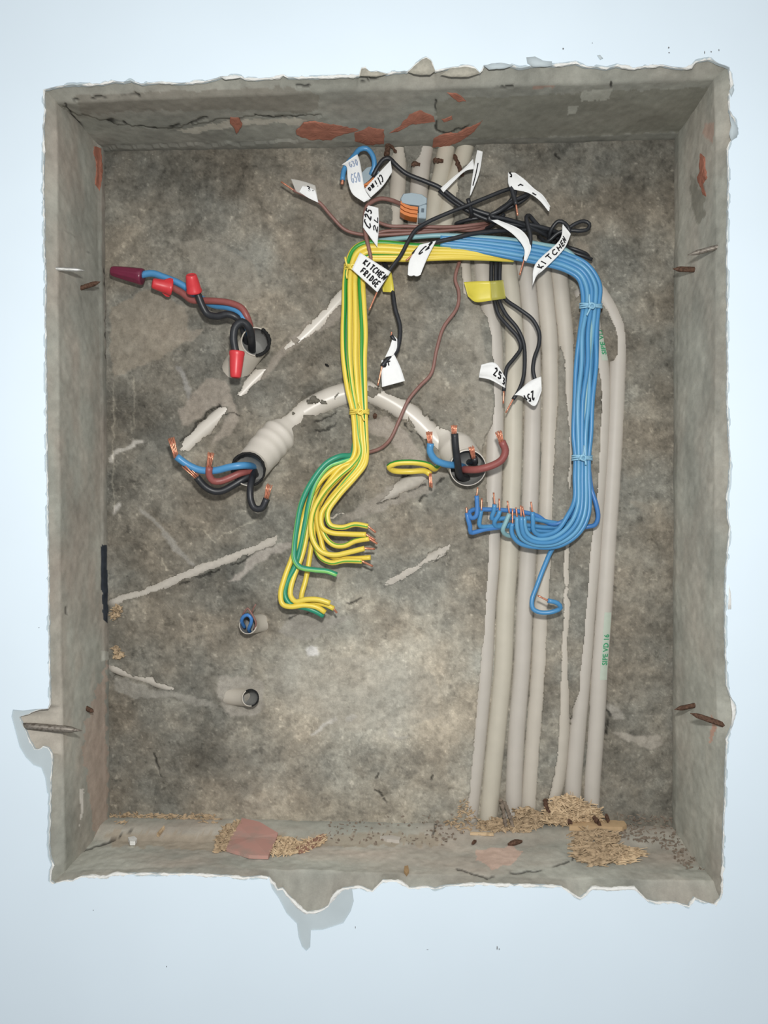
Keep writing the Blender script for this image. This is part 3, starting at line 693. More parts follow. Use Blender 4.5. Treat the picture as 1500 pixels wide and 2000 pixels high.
# ------------------------------------------------------------------ painted wall with the ragged opening
OUTA = {'br': [(525,1714),(531,1736),(545,1756),(560,1785),(580,1805),(583,1830),(590,1850),(598,1858),(606,1850),(607,1818),(630,1817),(670,1804),(685,1780),(691,1760),(688,1738)],
        'l': [(92,1550),(88,1520),(80,1500),(65,1495),(50,1480),(38,1460),(30,1430),(22,1400),(25,1386),(45,1388),(70,1385)]}
def paint_outline():
    o = []; i = 0
    hd = HD; n = len(hd)
    c = np.array([750, 950])
    inb = False
    out = []
    for p in hd:
        u, v = p
        if 526 <= u <= 690 and v > 1700:
            if not inb: out += OUTA['br'][::-1]; inb = True
            continue
        if u < 110 and 1384 < v < 1550:
            if inb != 'l': out += OUTA['l']; inb = 'l'
            continue
        a = 1.2 + 2.0 * float(fbm(np.array([u]), np.array([v]), 26, 3, 77)[0] > .52) * 1.6
        if u > 1380 and v > 120: dd = np.array([1, 0])
        elif u < 130: dd = np.array([-1, 0])
        elif v < 300: dd = np.array([0, -1])
        else: dd = np.array([0, 1])
        q = np.array(p) + dd * a
        out.append(tuple(q))
    return out
PA = paint_outline()
def layer(name, hole, y0, y1, mat, outer, parent=None):
    ol = [(-260, -320), (1760, -320), (1760, 2320), (-260, 2320)] if outer is None else outer
    tri = tessellate_polygon([[Vector((a, -b, 0)) for a, b in ol], [Vector((a, -b, 0)) for a, b in hole]])
    pts = ol + hole
    V = [PY(a, b, y0) for a, b in pts]; n = len(pts)
    V += [Vector((q.x, y1, q.z)) for q in V[:n]]      # straight back, perpendicular to the wall
    FC = []
    for t in tri:
        a, b, c = (V[i] for i in t)
        t = tuple(t)
        if (b - a).cross(c - a).y > 0: t = t[::-1]
        FC.append(t)
    m = len(ol)
    for i in range(len(hole)):
        a = m + i; b = m + (i + 1) % len(hole); FC.append((a, b, b + n, a + n))
    for i in range(m):
        a = i; b = (i + 1) % m; FC.append((b, a, a + n, b + n))
    o = mk(name, V, FC, mat, parent, smooth=False, origin=(0, 0, Z0))
    return o
# big outer margin only a metre wide, so other viewpoints still see wall
OUTER = [(-900, -900), (2400, -900), (2400, 2900), (-900, 2900)]
wf = layer('wall_front', PA, 0.0, .0009, PAINT, OUTER)
tag(wf, kind='structure', label='smooth white painted wall around the ragged opening')
HB = [(u + (-.6 if u < 130 else (.6 if u > 1380 else 0)), v) for u, v in HD]
pl_ = layer('primer_coat', HB, .00095, .0042, PRIMER, [(-60, 60), (1560, 60), (1560, 1930), (-60, 1930)], wf)
# crumbly gypsum rim along the cut edge
def rim():
    geos = []
    n = len(HD); i = 0
    hd3 = [PY(u, v, .0015) for u, v in HD]
    rad = []
    for k, (u, v) in enumerate(HD):
        q = float(fbm(np.array([u]), np.array([v]), 18, 3, 91)[0])
        b = .0007 if (v < 300 or v > 1690) else .0002
        if v > 1690: b = .0011
        rad.append(max(.0002, b + (q - .45) * .0028 * (1 if (v < 300 or v > 1690) else .6)))
    pts = hd3 + [hd3[0]]; rad = rad + [rad[0]]
    V, FC, UV = tube_geo(pts, rad, 6, False)
    V = [v + Vector((random.uniform(-1, 1), random.uniform(-1, 1), random.uniform(-1, 1))) * .00025 for v in V]
    o = mk('plaster_edge', V, FC, GYPS, wf, smooth=False)
    return o
rim()
# loose flakes of paint skin hanging at the edge
def flake(poly, y=-.0006, mat=PRIMER, name='paint_flake', parent=wf, t=.0009):
    pl = densify(poly, 5, .8, 44, 6); n = len(pl)
    c = (sum(p[0] for p in pl) / n, sum(p[1] for p in pl) / n)
    V = [PY(a, b, y + t) for a, b in pl] + [PY(a, b, y) for a, b in pl] + [PY(c[0], c[1], y - t * .8)]
    FC = [(i, (i + 1) % n, n + (i + 1) % n, n + i) for i in range(n)] + [(n + i, n + (i + 1) % n, 2 * n) for i in range(n)]
    return mk(name, V, FC, mat, parent, smooth=True)
flake([(1028,112),(1045,110),(1060,118),(1078,120),(1078,128),(1060,131),(1040,130),(1030,124)])
flake([(1166,108),(1172,107),(1178,114),(1172,117)])
flake([(1424,222),(1434,236),(1442,250),(1440,268),(1428,276),(1424,262),(1428,245)])
flake([(1424,178),(1432,165),(1434,176),(1428,190)])
flake([(430,150),(462,147),(470,152),(440,156)], mat=GYPS)
flake([(945,128),(960,124),(985,123),(1003,128),(985,134),(955,136)])
flake([(1426,1362),(1438,1380),(1436,1402),(1428,1422),(1430,1398)], mat=GYPS)
flake([(1424,1142),(1428,1160),(1428,1190),(1422,1190)], mat=GYPS)
def cement_blob(poly, side_y=-.0004):
    o = flake(poly, side_y, CEMB, 'mortar_lump', wf, .0016); return o
CEMB = simple('loose_mortar', (172, 168, 155), .95, .1, var=.12, scale=300, bump=.6)
cement_blob([(797,141),(812,126),(824,116),(833,113),(842,119),(850,139),(840,146),(815,146)])
cement_blob([(702,148),(706,134),(714,133),(722,141),(738,140),(758,145),(735,150)])
cement_blob([(860,146),(880,134),(910,130),(928,134),(938,143),(915,150),(880,150)])
# tiny specks on the painted wall
specks = []
for (u, v, a, b) in [(q[0], q[1], q[2] * .55, q[3] * .6) for q in [(1306,93,3,4),(1307,103,4,2),(1376,103,2,6),(1389,101,3,3),(1404,98,2,4),(1100,95,3,4),(971,1851,2,9),(325,1888,2,3),(975,1854,1.5,4),(182,1778,2,2),(694,1811,1.5,5),(835,1855,4,1.5),(76,1226,2,2),(1157,84,2,2)]]:
    n = 7; y = -.00012
    pts = [(u + a * math.cos(2 * math.pi * k / n) * random.uniform(.6, 1.1), v + b * math.sin(2 * math.pi * k / n) * random.uniform(.6, 1.1)) for k in range(n)]
    Vv_ = [PY(p[0], p[1], .0001) for p in pts] + [PY(p[0], p[1], y) for p in pts]
    specks.append((Vv_, [(i, (i + 1) % n, n + (i + 1) % n, n + i) for i in range(n)] + [tuple(range(n, 2 * n))]))
gv_, gf_ = join_geo(specks)
tag(mk('wall_speck', gv_, gf_, simple('grey_speck', (120, 122, 124), .9, .1), wf, smooth=False), kind='stuff', label='scattered dark specks on the white paint')

# ------------------------------------------------------------------ conduits in the wall
NAMES = {
 'A': 'pale plastic conduit, leftmost of the long vertical row, half covered by plaster',
 'B': 'yellowish plastic conduit, second from left in the long vertical row',
 'C': 'pale plastic conduit, third from left in the long vertical row',
 'D': 'cream plastic conduit, fourth from left, ragged plaster on its right edge',
 'E': 'cream plastic conduit showing only as a thin broken strip in the plaster',
 'F': 'pale plastic conduit beside the last one, second from right in the vertical row',
 'G': 'rightmost plastic conduit that bends out from under the blue wires, green lettering',
 'P0': 'narrow stub of conduit left of the row, just under the yellow bundle end',
 'Pa': 'short dusty conduit at the top, leftmost beside the orange levered connector',
 'Pb': 'thick conduit at the top running up behind the brick gap',
 'Pc': 'conduit at the top crossed by a rusty tie, right of the grey connector',
 'Pd': 'rightmost conduit at the top with a long rusty tie beside it',
 'D1': 'dusty diagonal conduit exposed in patches left of the yellow wires',
 'L1': 'plaster-smeared conduit rising from the black strip on the left side',
 'L2': 'short exposed piece of conduit below the small yellow wire loop',
 'L3': 'thin sliver of conduit in a cracked groove below the centre',
 'L4': 'small sliver of conduit in a groove at lower left beside the corner',
 'ARCH': 'thick white conduit arching behind the yellow wires between two open ends',
}
COND = {}
for k, (pl, r, m) in BANK.items():
    p3 = [(a, b, CREST[k] - r) for a, b in pl]
    o = tube('conduit', p3, r, m, segs=36, step=10, phase=0, flat=True)
    tag(o, NAMES[k], 'conduit', 'plastic conduits chased into the wall')
    COND[k] = o
def on_tube_text(txt, key, v_from, v_to, du, size, flipdir, mat, par):
    cu = bpy.data.curves.new('t', 'FONT'); cu.body = txt; cu.size = 1.0; cu.resolution_u = 3; cu.extrude = 0; cu.offset = .018
    to = bpy.data.objects.new('t', cu); COL.objects.link(to)
    dg = bpy.context.evaluated_depsgraph_get(); me = bpy.data.meshes.new_from_object(to.evaluated_get(dg))
    pl, r, _ = BANK[key]; cr_ = CREST[key]
    xs = [v.co.x for v in me.vertices]; ys = [v.co.y for v in me.vertices]; x0, x1 = min(xs), max(xs); y0, y1 = min(ys), max(ys)
    vs2 = [q[1] for q in pl]; us2 = [q[0] for q in pl]
    V = []
    for v in me.vertices:
        fx = (v.co.x - x0) / (x1 - x0); fy = (v.co.y - y0) / (y1 - y0) - .5
        vv_ = v_from + (v_to - v_from) * fx
        off = (fy if flipdir else -fy) * size + du
        uc = float(np.interp(vv_, vs2, us2))
        hh = cr_ - r + math.sqrt(max(0, r * r - off * off)) + 1.4
        V.append(P(uc + off, vv_, hh))
    FC = [tuple(p.vertices) for p in me.polygons]
    o = mk('printed_lettering', V, FC, mat, par, smooth=False)
    bpy.data.objects.remove(to); return o
def band(key, v0, v1, du0, du1, mat, par, name='printed_band'):
    pl, r, _ = BANK[key]; V = []; FC = []
    vs2 = [q[1] for q in pl]; us2 = [q[0] for q in pl]; n = 12; m = 5
    for i in range(n + 1):
        v = v0 + (v1 - v0) * i / n; uc = float(np.interp(v, vs2, us2))
        for j in range(m + 1):
            off = du0 + (du1 - du0) * j / m
            V.append(P(uc + off, v, CREST[key] - r + math.sqrt(max(0, r * r - off * off)) + .25))
    for i in range(n):
        for j in range(m): a = i * (m + 1) + j; FC.append((a, a + m + 1, a + m + 2, a + 1))
    return mk(name, V, FC, mat, par)
band('G', 1196, 1328, -3, 10.5, GREENS, COND['G'])
on_tube_text('SIPE VD 16', 'G', 1299, 1239, 4.5, 10.5, False, GREENP, COND['G'])
band('F', 655, 704, -1, 11, GREENS, COND['F'])
on_tube_text('SIPE VD', 'F', 692, 644, 6, 9, False, GREENP, COND['F'])

# ------------------------------------------------------------------ open conduit ends standing out of the plaster
def pipe_end(name, pts, r, label, rim_mat=PVC, body=PVC, wall=2.2, ribs=(), burn=None, cutpart=None, rfun=None):
    sp = smooth_path(pts, 4); p3 = [P(*q) for q in sp]
    ks = [(D + YB - q[2] * PX) / F for q in sp]
    n = len(sp)
    def rr(i):
        f = i / (n - 1); x = r if rfun is None else rfun(f)
        for c, a, wd in ribs: x += a * math.exp(-((f - c) / wd) ** 2)
        return x
    Ro = [rr(i) * ks[i] for i in range(n)]; Ri = [(rr(i) - wall) * ks[i] for i in range(n)]
    seg = 40
    V, FC, UV = tube_geo(p3, Ro, seg, False)
    Vi, FI, _ = tube_geo(p3, Ri, seg, False)
    o = len(V)
    # outer + end annulus as the body; the inner skin is a part of its own
    rimv = [V[(n - 1) * seg + k] for k in range(seg)]; rimi = [Vi[(n - 1) * seg + k] for k in range(seg)]
    base = len(V); V += rimi
    FC += [((n - 1) * seg + k, (n - 1) * seg + (k + 1) % seg, base + (k + 1) % seg, base + k) for k in range(seg)]
    ob = mk(name, V, FC, body)
    i0 = max(0, n - 9)
    Vi2 = Vi[i0 * seg:]; rings = n - i0
    FI2 = [(r_ * seg + k, (r_ + 1) * seg + k, (r_ + 1) * seg + (k + 1) % seg, r_ * seg + (k + 1) % seg) for r_ in range(rings - 1) for k in range(seg)]
    FI2.append(tuple(range(seg)))
    mk('bore', Vi2, FI2, INSIDE, ob)
    if burn:
        # ragged dark rim over part of the mouth
        a0, a1, rad = burn
        pts_ = []; rads = []
        for k in range(41):
            a = a0 + (a1 - a0) * k / 40; kk = a / (2 * math.pi) * seg; i_ = int(math.floor(kk)) % seg; f = kk - math.floor(kk)
            m_ = (rimv[i_] + rimi[i_]) / 2 * (1 - f) + (rimv[(i_ + 1) % seg] + rimi[(i_ + 1) % seg]) / 2 * f
            pts_.append(m_); rads.append(rad * PX * random.uniform(.75, 1.25))
        rads[0] *= .3; rads[-1] *= .3
        Vb, Fb, _ = tube_geo(pts_, rads, 8, True); mk('charred_rim', Vb, Fb, BURN, ob)
    tag(ob, label, 'conduit end', 'open conduit ends'); return ob
pipe_end('conduit_end', [(600,800,-26),(576,822,-18),(552,844,-5),(526,870,16),(504,896,42),(491,911,62),(485,917,86)], 33,
         'white ribbed conduit coupling with charred round mouth holding four thick cables', ribs=((.38, 2.2, .03), (.5, 2.2, .03), (.62, 1.5, .04)), burn=(-2.6, 3.0, 2.4), body=PVCW, rfun=lambda f: 24 + 9.5 * min(1, max(0, (f - .22) / .16)))
pipe_end('conduit_end', [(434,758,-38),(448,740,-26),(470,708,2),(488,684,26),(499,670,42),(499,667,58)], 28,
         'cream conduit end with broken blackened mouth above the diagonal conduit, upper left', burn=(.9, 3.6, 3.4))
pipe_end('conduit_end', [(862,838,-22),(884,868,-8),(902,894,14),(911,909,34),(914,914,56)], 36,
         'white thin-rimmed conduit mouth beside the vertical conduits with blue, black and brown cables', body=PVCW, wall=1.8, rfun=lambda f: 24 + 12 * min(1, max(0, (f - .15) / .25)))
pipe_end('conduit_end', [(536,1213,-20),(518,1215,-9),(502,1218,8),(491,1220,26),(484,1221,50)], 17.5,
         'small white conduit stub with a blue wire looped inside its mouth', wall=1.7)
pipe_end('conduit_end', [(420,1354,-18),(440,1358,-11),(460,1361,0),(478,1362,13),(487,1363,24),(489,1363,36)], 16.5,
         'small empty conduit stub with a black rim, lowest on the wall', wall=1.7, burn=(1.6, 5.2, 1.5))
# green print on the coupling
def stroke_geo(strokes3, r):
    geos = []
    for s in strokes3:
        V, FC, _ = tube_geo(s, r, 5, True); geos.append((V, FC))
    return join_geo(geos)

# ------------------------------------------------------------------ wires
def wire(name, pts, r, mat, label, cat='wire', group=None, tip=None, tipr=.42, strands=0, phase=0.0, twist=0.0, spread=1.0, tiplen=None, segs=10):
    o = tube(name, pts, r, mat, segs=segs, step=5, phase=phase, twist=twist)
    tag(o, label, cat, group)
    if tip is not None:
        a = np.array(pts[-1], float); b = np.array(tip, float)
        if strands:
            geos = []
            d = (P(*b) - P(*a)); L = d.length; d.normalize(); n1 = d.orthogonal().normalized(); n2 = d.cross(n1)
            kk = (D + YB - a[2] * PX) / F
            lay = [(0, 0)] + [(1, 2 * math.pi * i / 6) for i in range(6)] + [(1.75, 2 * math.pi * (i + .5) / 9) for i in range(9)]
            for rr_, an in lay[:strands]:
                o1 = (n1 * math.cos(an) + n2 * math.sin(an)) * rr_ * r * .40 * kk
                o2 = o1 * (1 + .42 * spread) + (n1 * random.uniform(-1, 1) + n2 * random.uniform(-1, 1)) * r * .12 * kk
                s = P(*a) - d * .001
                Lk = L * random.uniform(.9, 1.02)
                p = [s + o1, s + o1 * 1.02 + d * Lk * .35, s + (o1 + o2) / 2 + d * Lk * .7, s + o2 + d * (Lk + .001)]
                V, FC, _ = tube_geo(p, r * .16 * kk, 6, True); geos.append((V, FC))
            V, FC = join_geo(geos)
            tag(mk('copper_strands', V, FC, COP, o), kind='stuff', label='bright stranded copper core')
        else:
            t0 = tuple(a + (b - a) * -.15)
            tube('copper_core', [t0, tuple(a + (b - a) * .5), tuple(b)], r * tipr, COP, o, segs=8, step=6)
    return o

# --- yellow / green earth wires
EG = 'yellow and green earth wires of the tied bundle'
def ytop(o, h):
    return [(1003,500+o*.22,h-12),(900,487+o*.5,h-4),(800,479+o*.85,h),(742,474+o,h),(709+o*.35,476+o*.95,h),(690+o*.75,488+o*.72,h),(679+o*.98,512+o*.3,h),(674+o*1.08,545,h),(672+o*1.22,600,h),(670+o*1.36,650,h),(671+o*1.28,700,h),(679+o*1.05,760,h-1),(689+o*.76,803,h-2),(693+o*.68,850,h)]
YW = [
 (32, 46, YELP, .3, [(716,885,46),(713,906,50),(693,933,52),(662,968,54),(640,1002,56),(645,1025,58),(669,1030,60),(693,1024,62),(719,1028,66)], (734,1040,64), 'yellow earth wire with the topmost bare end of the fan of cut ends'),
 (27, 47, YEL, .78, [(713,885,47),(707,908,49),(682,938,50),(650,972,50),(628,1003,52),(630,1030,54),(646,1040,56),(680,1043,58),(715,1044,62)], (733,1055,60), 'yellow earth wire with thin green line, second bare end from the top of the fan'),
 (18, 49, YELP, .45, [(708,885,49),(700,908,51),(669,945,48),(637,987,46),(627,1022,46),(637,1051,48),(653,1065,50),(673,1066,52),(693,1057,54),(721,1052,60)], (737,1062,58), 'yellow earth wire sagging to the third bare end from the top of the fan'),
 (9, 50, YELP, .55, [(703,886,50),(688,908,55),(660,932,56),(632,962,56),(613,995,56),(607,1029,56),(612,1056,57),(627,1077,58),(653,1084,60),(680,1079,62),(712,1071,66)], (732,1072,62), 'yellow earth wire forming the wide outer curve, fourth bare end of the fan'),
 (22, 38, YEL, .05, [(705,885,40),(693,902,45),(668,912,46),(645,938,46),(626,970,44),(618,1008,42),(626,1050,40),(634,1077,42),(653,1089,46),(685,1091,50),(724,1089,56)], None, 'yellow earth wire with broad green side, cut end without copper in the fan'),
 (13, 38, YELP, .2, [(702,885,40),(690,905,42),(664,932,42),(636,964,40),(615,1008,36),(612,1045,38),(617,1070,44),(628,1090,50),(648,1099,54),(672,1095,56),(707,1096,60)], (728,1106,56), 'yellow earth wire with the lowest bare end of the upper fan'),
 (4, 37, GRN, .25, [(692,870,37),(688,888,42),(664,891,56),(637,905,60),(608,942,62),(589,982,62),(580,1027,62),(575,1067,62),(575,1092,64),(585,1107,66),(613,1113,66),(640,1116,66),(658,1123,66)], None, 'green earth wire with pale stripe ending alone between the two fans'),
 (9, 36, GRN, .62, [(695,880,37),(688,894,44),(668,901,50),(643,910,52),(618,940,54),(604,980,54),(595,1025,52),(586,1070,52),(576,1106,54),(562,1134,56),(556,1160,58),(566,1179,60),(600,1188,62),(616,1194,62),(632,1203,60)], None, 'green striped earth wire running down to the lowest curled cut end'),
 (0, 48, YEL, .9, [(693,884,46),(686,898,47),(668,906,47),(632,933,48),(605,973,48),(590,1020,50),(579,1065,52),(568,1096,54),(556,1128,60),(548,1160,64),(552,1180,66),(566,1185,68),(595,1182,68),(619,1186,68),(635,1196,66)], None, 'yellow earth wire with broad green stripe, outermost at lower left corner'),
 (31, 37, YELP, .7, [(712,880,38),(698,900,36),(665,918,34),(632,935,34),(614,968,34),(604,1013,36),(596,1061,42),(588,1091,46),(576,1121,52),(568,1148,58),(568,1165,62),(577,1175,66),(597,1171,70),(621,1171,72),(645,1178,72)], None, 'yellow earth wire with upper end of the lowest fan'),
 (18, 36, YEL, .92, [(706,880,36),(694,900,30),(668,920,26),(640,945,24),(620,985,24),(610,1053,28),(604,1093,34),(597,1133,42),(589,1163,48),(590,1176,54),(612,1178,58),(635,1181,62),(652,1189,64)], (658,1197,62), 'thin-striped earth wire seen alone on the inner side of the lowest fan'),
]
for o, h, m, ph, fan, tip, lab in YW:
    wire('earth_wire', ytop(o, h) + fan, 5.3, m, lab, 'wire', EG, tip, .4, phase=ph, twist=1.6)
wire('earth_wire', [(860,905,6),(848,916,34),(838,909,50),(824,905,54),(800,903,56),(773,905,54),(760,911,50),(768,919,40),(800,921,34),(830,920,40),(840,926,48)], 5.8, YEL, 'short yellow-green earth wire loop bent double left of the big conduit mouth', 'wire', None, (842,953,48), strands=7, phase=.1)

# --- blue neutral wires
BG = 'blue neutral wires of the tied bundle'
WIG = random.Random(3)
def btop(s, h, start):
    st, s = s if isinstance(s, tuple) else (s, s)
    sv, s = s, st
    c = [(860,473,9),(930,479,11),(1000,489,14),(1060,500,15),(1105,512,16)]
    pts = []
    for u, v, hw in c:
        if u < start: continue
        pts.append((u, v + s * hw, h))
    s = sv
    q = [s + WIG.uniform(-.16, .16) for _ in range(7)]
    pts += [(1138 - s * 9, 530 + s * 13, h), (1154 - s * 17, 560 + s * 4, h), (1154 - s * 15, 598, h - 1), (1149 - q[0] * 18, 650, h + WIG.uniform(-3, 2)), (1145 - q[1] * 19, 710, h + WIG.uniform(-3, 3)), (1140 - q[2] * 18, 780, h + WIG.uniform(-3, 3)), (1137 - q[3] * 16, 850, h), (1137 - s * 13, 893, h - 1)]
    return pts
BLU3 = simple('light_blue_insulation', (96, 156, 194), .36, .5, var=.04, scale=80)
BW = [
 (1.0, 46, BLU, 850, [(1123,930,48),(1122,978,50),(1108,1008,54),(1090,1034,56),(1070,1044,58),(1052,1045,60),(1042,1036,64),(1041,1019,68),(1040,1000,70)], (1037,980,70), 'blue wire with the rightmost upturned bare end'),
 (.5, 50, BLU3, 850, [(1130,930,51),(1128,990,53),(1110,1028,56),(1080,1050,58),(1049,1053,60),(1032,1044,62),(1025,1028,66),(1024,1010,68)], (1020,989,68), 'blue wire, second upturned bare end from the right'),
 (0.0, 51, BLU, 850, [(1137,930,52),(1134,1000,54),(1117,1034,57),(1082,1058,60),(1042,1058,64),(1024,1046,68),(1019,1028,72),(1018,1009,74)], (1017,987,74), 'blue wire, third upturned bare end from the right'),
 (-.5, 50, BLU3, 850, [(1144,930,51),(1141,1004,52),(1123,1040,54),(1087,1062,56),(1046,1064,58),(1020,1052,60),(1011,1034,64),(1010,1010,66)], (1008,991,66), 'blue wire, fourth upturned bare end from the right with pale sheen'),
 (-1.0, 47, BLU, 850, [(1150,930,49),(1149,1006,50),(1130,1042,50),(1093,1066,50),(1052,1069,52),(1017,1062,54),(1002,1047,56),(999,1032,58),(1001,1022,60)], (1001,994,60), 'blue wire along the lower outside of the curve, short upturned end at middle'),
 ((-1.45, -.35), 46, TEAL, 735, [(1148,930,42),(1145,1000,40),(1122,1036,38),(1085,1052,36),(1040,1054,36),(1005,1048,40),(988,1044,48),(982,1036,56),(988,1020,60),(995,1003,62)], (991,978,62), 'pale faded blue-grey wire among the blue wires'),
 (.8, 40, BLU2, 850, [(1126,930,40),(1124,985,40),(1106,1014,40),(1083,1024,38),(1066,1019,38),(1050,1008,40),(1020,1000,42),(976,996,44),(941,995,46),(923,996,50),(916,1003,56),(922,1012,62),(930,1008,66),(932,990,68),(931,968,70)], (933,952,70), 'deep blue wire reaching far left, tallest upturned bare end'),
 (-.9, 38, BLU2, 880, [(1151,925,40),(1155,955,42),(1164,984,44),(1168,1010,42),(1162,1025,38),(1146,1029,32),(1110,1036,28),(1060,1030,28),(1010,1026,32),(976,1030,40),(947,1034,46),(919,1040,52),(918,1028,58),(914,1014,60),(912,1002,60)], (911,991,60), 'deep blue wire with a stray loop at right and the leftmost upturned end'),
 (.3, 39, BLU, 880, [(1133,930,38),(1130,990,36),(1108,1024,34),(1070,1030,34),(1030,1026,36),(985,1025,40),(950,1029,46),(937,1027,52),(937,1012,56),(940,997,58)], (941,973,58), 'blue wire whose upturned bare end stands just right of the tallest one'),
 (-.2, 39, BLU, 880, [(1138,930,38),(1134,995,36),(1112,1022,34),(1076,1020,38),(1045,1014,42),(1010,1011,44),(978,1013,46),(960,1012,52),(964,1000,58),(966,985,62)], (964,962,62), 'blue wire with long bare end, third from the left'),
 (-.6, 39, BLU, 880, [(1145,930,36),(1140,1000,34),(1116,1030,32),(1076,1038,32),(1030,1034,34),(992,1028,40),(968,1027,46),(966,1018,52),(973,1008,56),(976,997,58)], (975,974,58), 'blue wire with short bare end, fourth from the left'),
 (.1, 36, BLU, 880, [(1140,930,34),(1137,1000,34),(1120,1036,36),(1095,1056,36),(1079,1072,38),(1064,1104,44),(1048,1146,50),(1039,1172,54),(1041,1189,56),(1055,1196,58),(1079,1195,62),(1095,1187,68),(1089,1178,74),(1070,1173,76)], (1050,1163,74), 'blue wire hanging below the others with a hooked end'),
]
for s, h, m, st, fan, tip, lab in BW:
    pre = [(740,470,28),(800,464,40)] if st == 735 else []
    wire('neutral_wire', pre + btop(s, h, st) + fan, 4.6, m, lab, 'wire', BG, tip, .38)

# --- black wires
BK = 'black line wires at the top of the recess'
def black(pts, lab, tip=None, r=3.9, **k): return wire('line_wire', pts, r, BLK, lab, 'wire', BK, tip, .42, **k)
black([(728,345,46),(738,326,50),(750,311,52),(760,309,52),(770,319,52),(792,338,48),(830,354,46),(858,366,44),(890,390,44),(912,404,44),(950,418,44),(1000,432,44),(1050,442,42),(1090,455,30),(1105,470,4)], 'black wire arching from the upper orange-levered connector down to the right', r=4.4)
black([(858,372,36),(885,394,38),(915,412,40),(950,428,40),(990,438,40),(1040,446,36),(1085,455,26),(1100,468,4)], 'black wire doubled under the long arching one', None, r=4.2)
black([(1085,478,4),(1070,462,24),(1030,441,44),(990,428,54),(958,420,60),(975,412,64),(1004,392,64),(1028,380,62),(1034,372,58),(1020,366,58),(992,370,60),(950,386,62),(913,401,62),(873,417,62),(833,435,64),(812,449,66),(798,470,68),(782,500,70),(762,526,72),(737,569,74)], 'black wire running to the folded white flag with two words of handwriting', (721,606,74))
black([(1100,476,4),(1078,456,22),(1040,444,40),(990,436,46),(955,427,50),(975,410,54),(995,395,58),(1006,375,62),(999,350,64),(998,362,70),(1004,385,72),(1008,400,74)], 'short black wire with bare tip under the white flag at upper right', (1011,421,74), r=4.4)
black([(905,440,4),(890,438,14),(920,428,30),(958,422,34),(990,408,40),(1020,392,44),(1034,378,46),(1028,370,48)], 'black wire looping low over the brown wires')
black([(1095,470,4),(1050,449,34),(1010,450,42),(973,451,48),(920,457,56),(888,465,60),(852,473,64),(820,484,68),(807,497,70)], 'black wire above the blue bundle ending at a curled white flag', (793,509,70), r=4.2)
black([(1080,470,4),(1063,453,30),(1045,434,44),(1033,421,54),(1028,424,62),(1031,440,66),(1036,462,68),(1034,482,68),(1024,506,66)], 'black wire dropping over the blue bundle with a frayed dark tip', (1015,537,66), r=4.2)
black([(1075,480,4),(1072,466,30),(1078,446,44),(1091,432,50),(1103,436,52),(1112,450,54),(1106,462,40),(1090,470,10)], 'black wire in a small upright loop beside the eyelet loop')
black([(1070,470,8),(1085,458,36),(1105,449,46),(1124,437,50),(1140,432,50),(1151,437,50),(1149,447,50),(1134,451,50),(1115,450,48),(1092,454,44),(1068,472,34),(1052,462,14)], 'black wire bent into a flat eyelet loop at far right', r=3.8)
black([(1088,472,4),(1100,480,30),(1120,493,36),(1140,500,38),(1156,507,34)], 'black wire lying along the upper edge of the blue bend', r=3.6)
black([(1092,468,4),(1108,482,34),(1126,488,40),(1145,496,36),(1150,502,26)], 'black wire stub above the one along the blue bend', r=3.6)
black([(917,430,12),(921,418,44),(917,400,58),(914,388,60)], 'short black stub held by the torn paper strip', r=4.2)
black([(946,448,10),(960,441,30),(975,428,50),(985,418,52)], 'short black wire crossing steeply under the crowd of wires')
VB = 'three black wires under the yellow tape'
for pts, tip, lab in [
 ([(960,470,10),(960,505,22),(960,560,28),(966,588,30),(974,615,34),(993,638,40),(1012,660,44),(1017,680,46),(1004,700,50),(990,718,54),(986,740,56),(984,764,56)], (983,788,54), 'black wire from the yellow tape, left end under a curled white flag'),
 ([(968.5,470,10),(968.5,505,23),(969,560,29),(975,588,32),(988,614,36),(1010,641,40),(1022,668,42),(1025,700,46),(1022,738,50),(1012,765,54),(1002,780,56)], (988,806,56), 'black wire from the yellow tape, middle one ending in a bare double tip'),
 ([(977,470,10),(977,505,22),(977,560,28),(986,583,32),(1013,603,40),(1040,624,44),(1053,650,46),(1052,675,48),(1044,698,50),(1041,722,52),(1045,742,54),(1050,764,54)], (1051,778,54), 'black wire from the yellow tape, bowed to the right')]:
    wire('line_wire', pts, 3.9, BLK, lab, 'wire', VB, tip, .42)
wire('line_wire', [(750,512,20),(757,530,30),(766,566,36),(772,604,42),(781,637,46),(780,664,50),(772,690,54),(756,703,60),(746,716,62)], 4.6, BLK, 'black wire hanging right of the yellow bundle with twisted white tape', 'wire', None, (738,753,60), .35)
wire('line_wire', [(776,676,48),(770,664,56),(764,655,58)], 3.6, BLK, 'tiny black stub sticking out of the twisted white tape', 'wire', None, (765,648,60), .4)

# --- brown wires
BRG = 'brown wires at the top of the recess'
wire('live_wire', [(950,438,14),(930,443,24),(860,451,28),(780,457,30),(732,459,32),(700,457,36),(673,448,42),(647,422,50),(623,395,56),(596,381,62),(573,371,64)], 3.3, BRN, 'brown wire reaching far left to a bare copper point', 'wire', BRG, (549,355,66), .5)
wire('live_wire', [(957,434,12),(940,437,26),(887,443,32),(793,442,34),(759,441,34),(738,433,32),(728,424,30)], 3.3, BRN, 'brown wire, uppermost of the flat brown run', 'wire', BRG)
wire('live_wire', [(956,441,12),(930,449,20),(870,448,22),(800,450,24),(750,452,26),(726,460,26)], 3.3, BRN, 'brown wire in the middle of the flat brown run', 'wire', BRG)
wire('live_wire', [(790,402,20),(764,391,34),(743,388,40),(727,394,44),(716,404,48),(713,430,52),(714,455,54),(718,475,54),(724,502,50),(726,520,40)], 4.2, BRN, 'brown wire from the grey connector down through a white flag', 'wire', BRG)
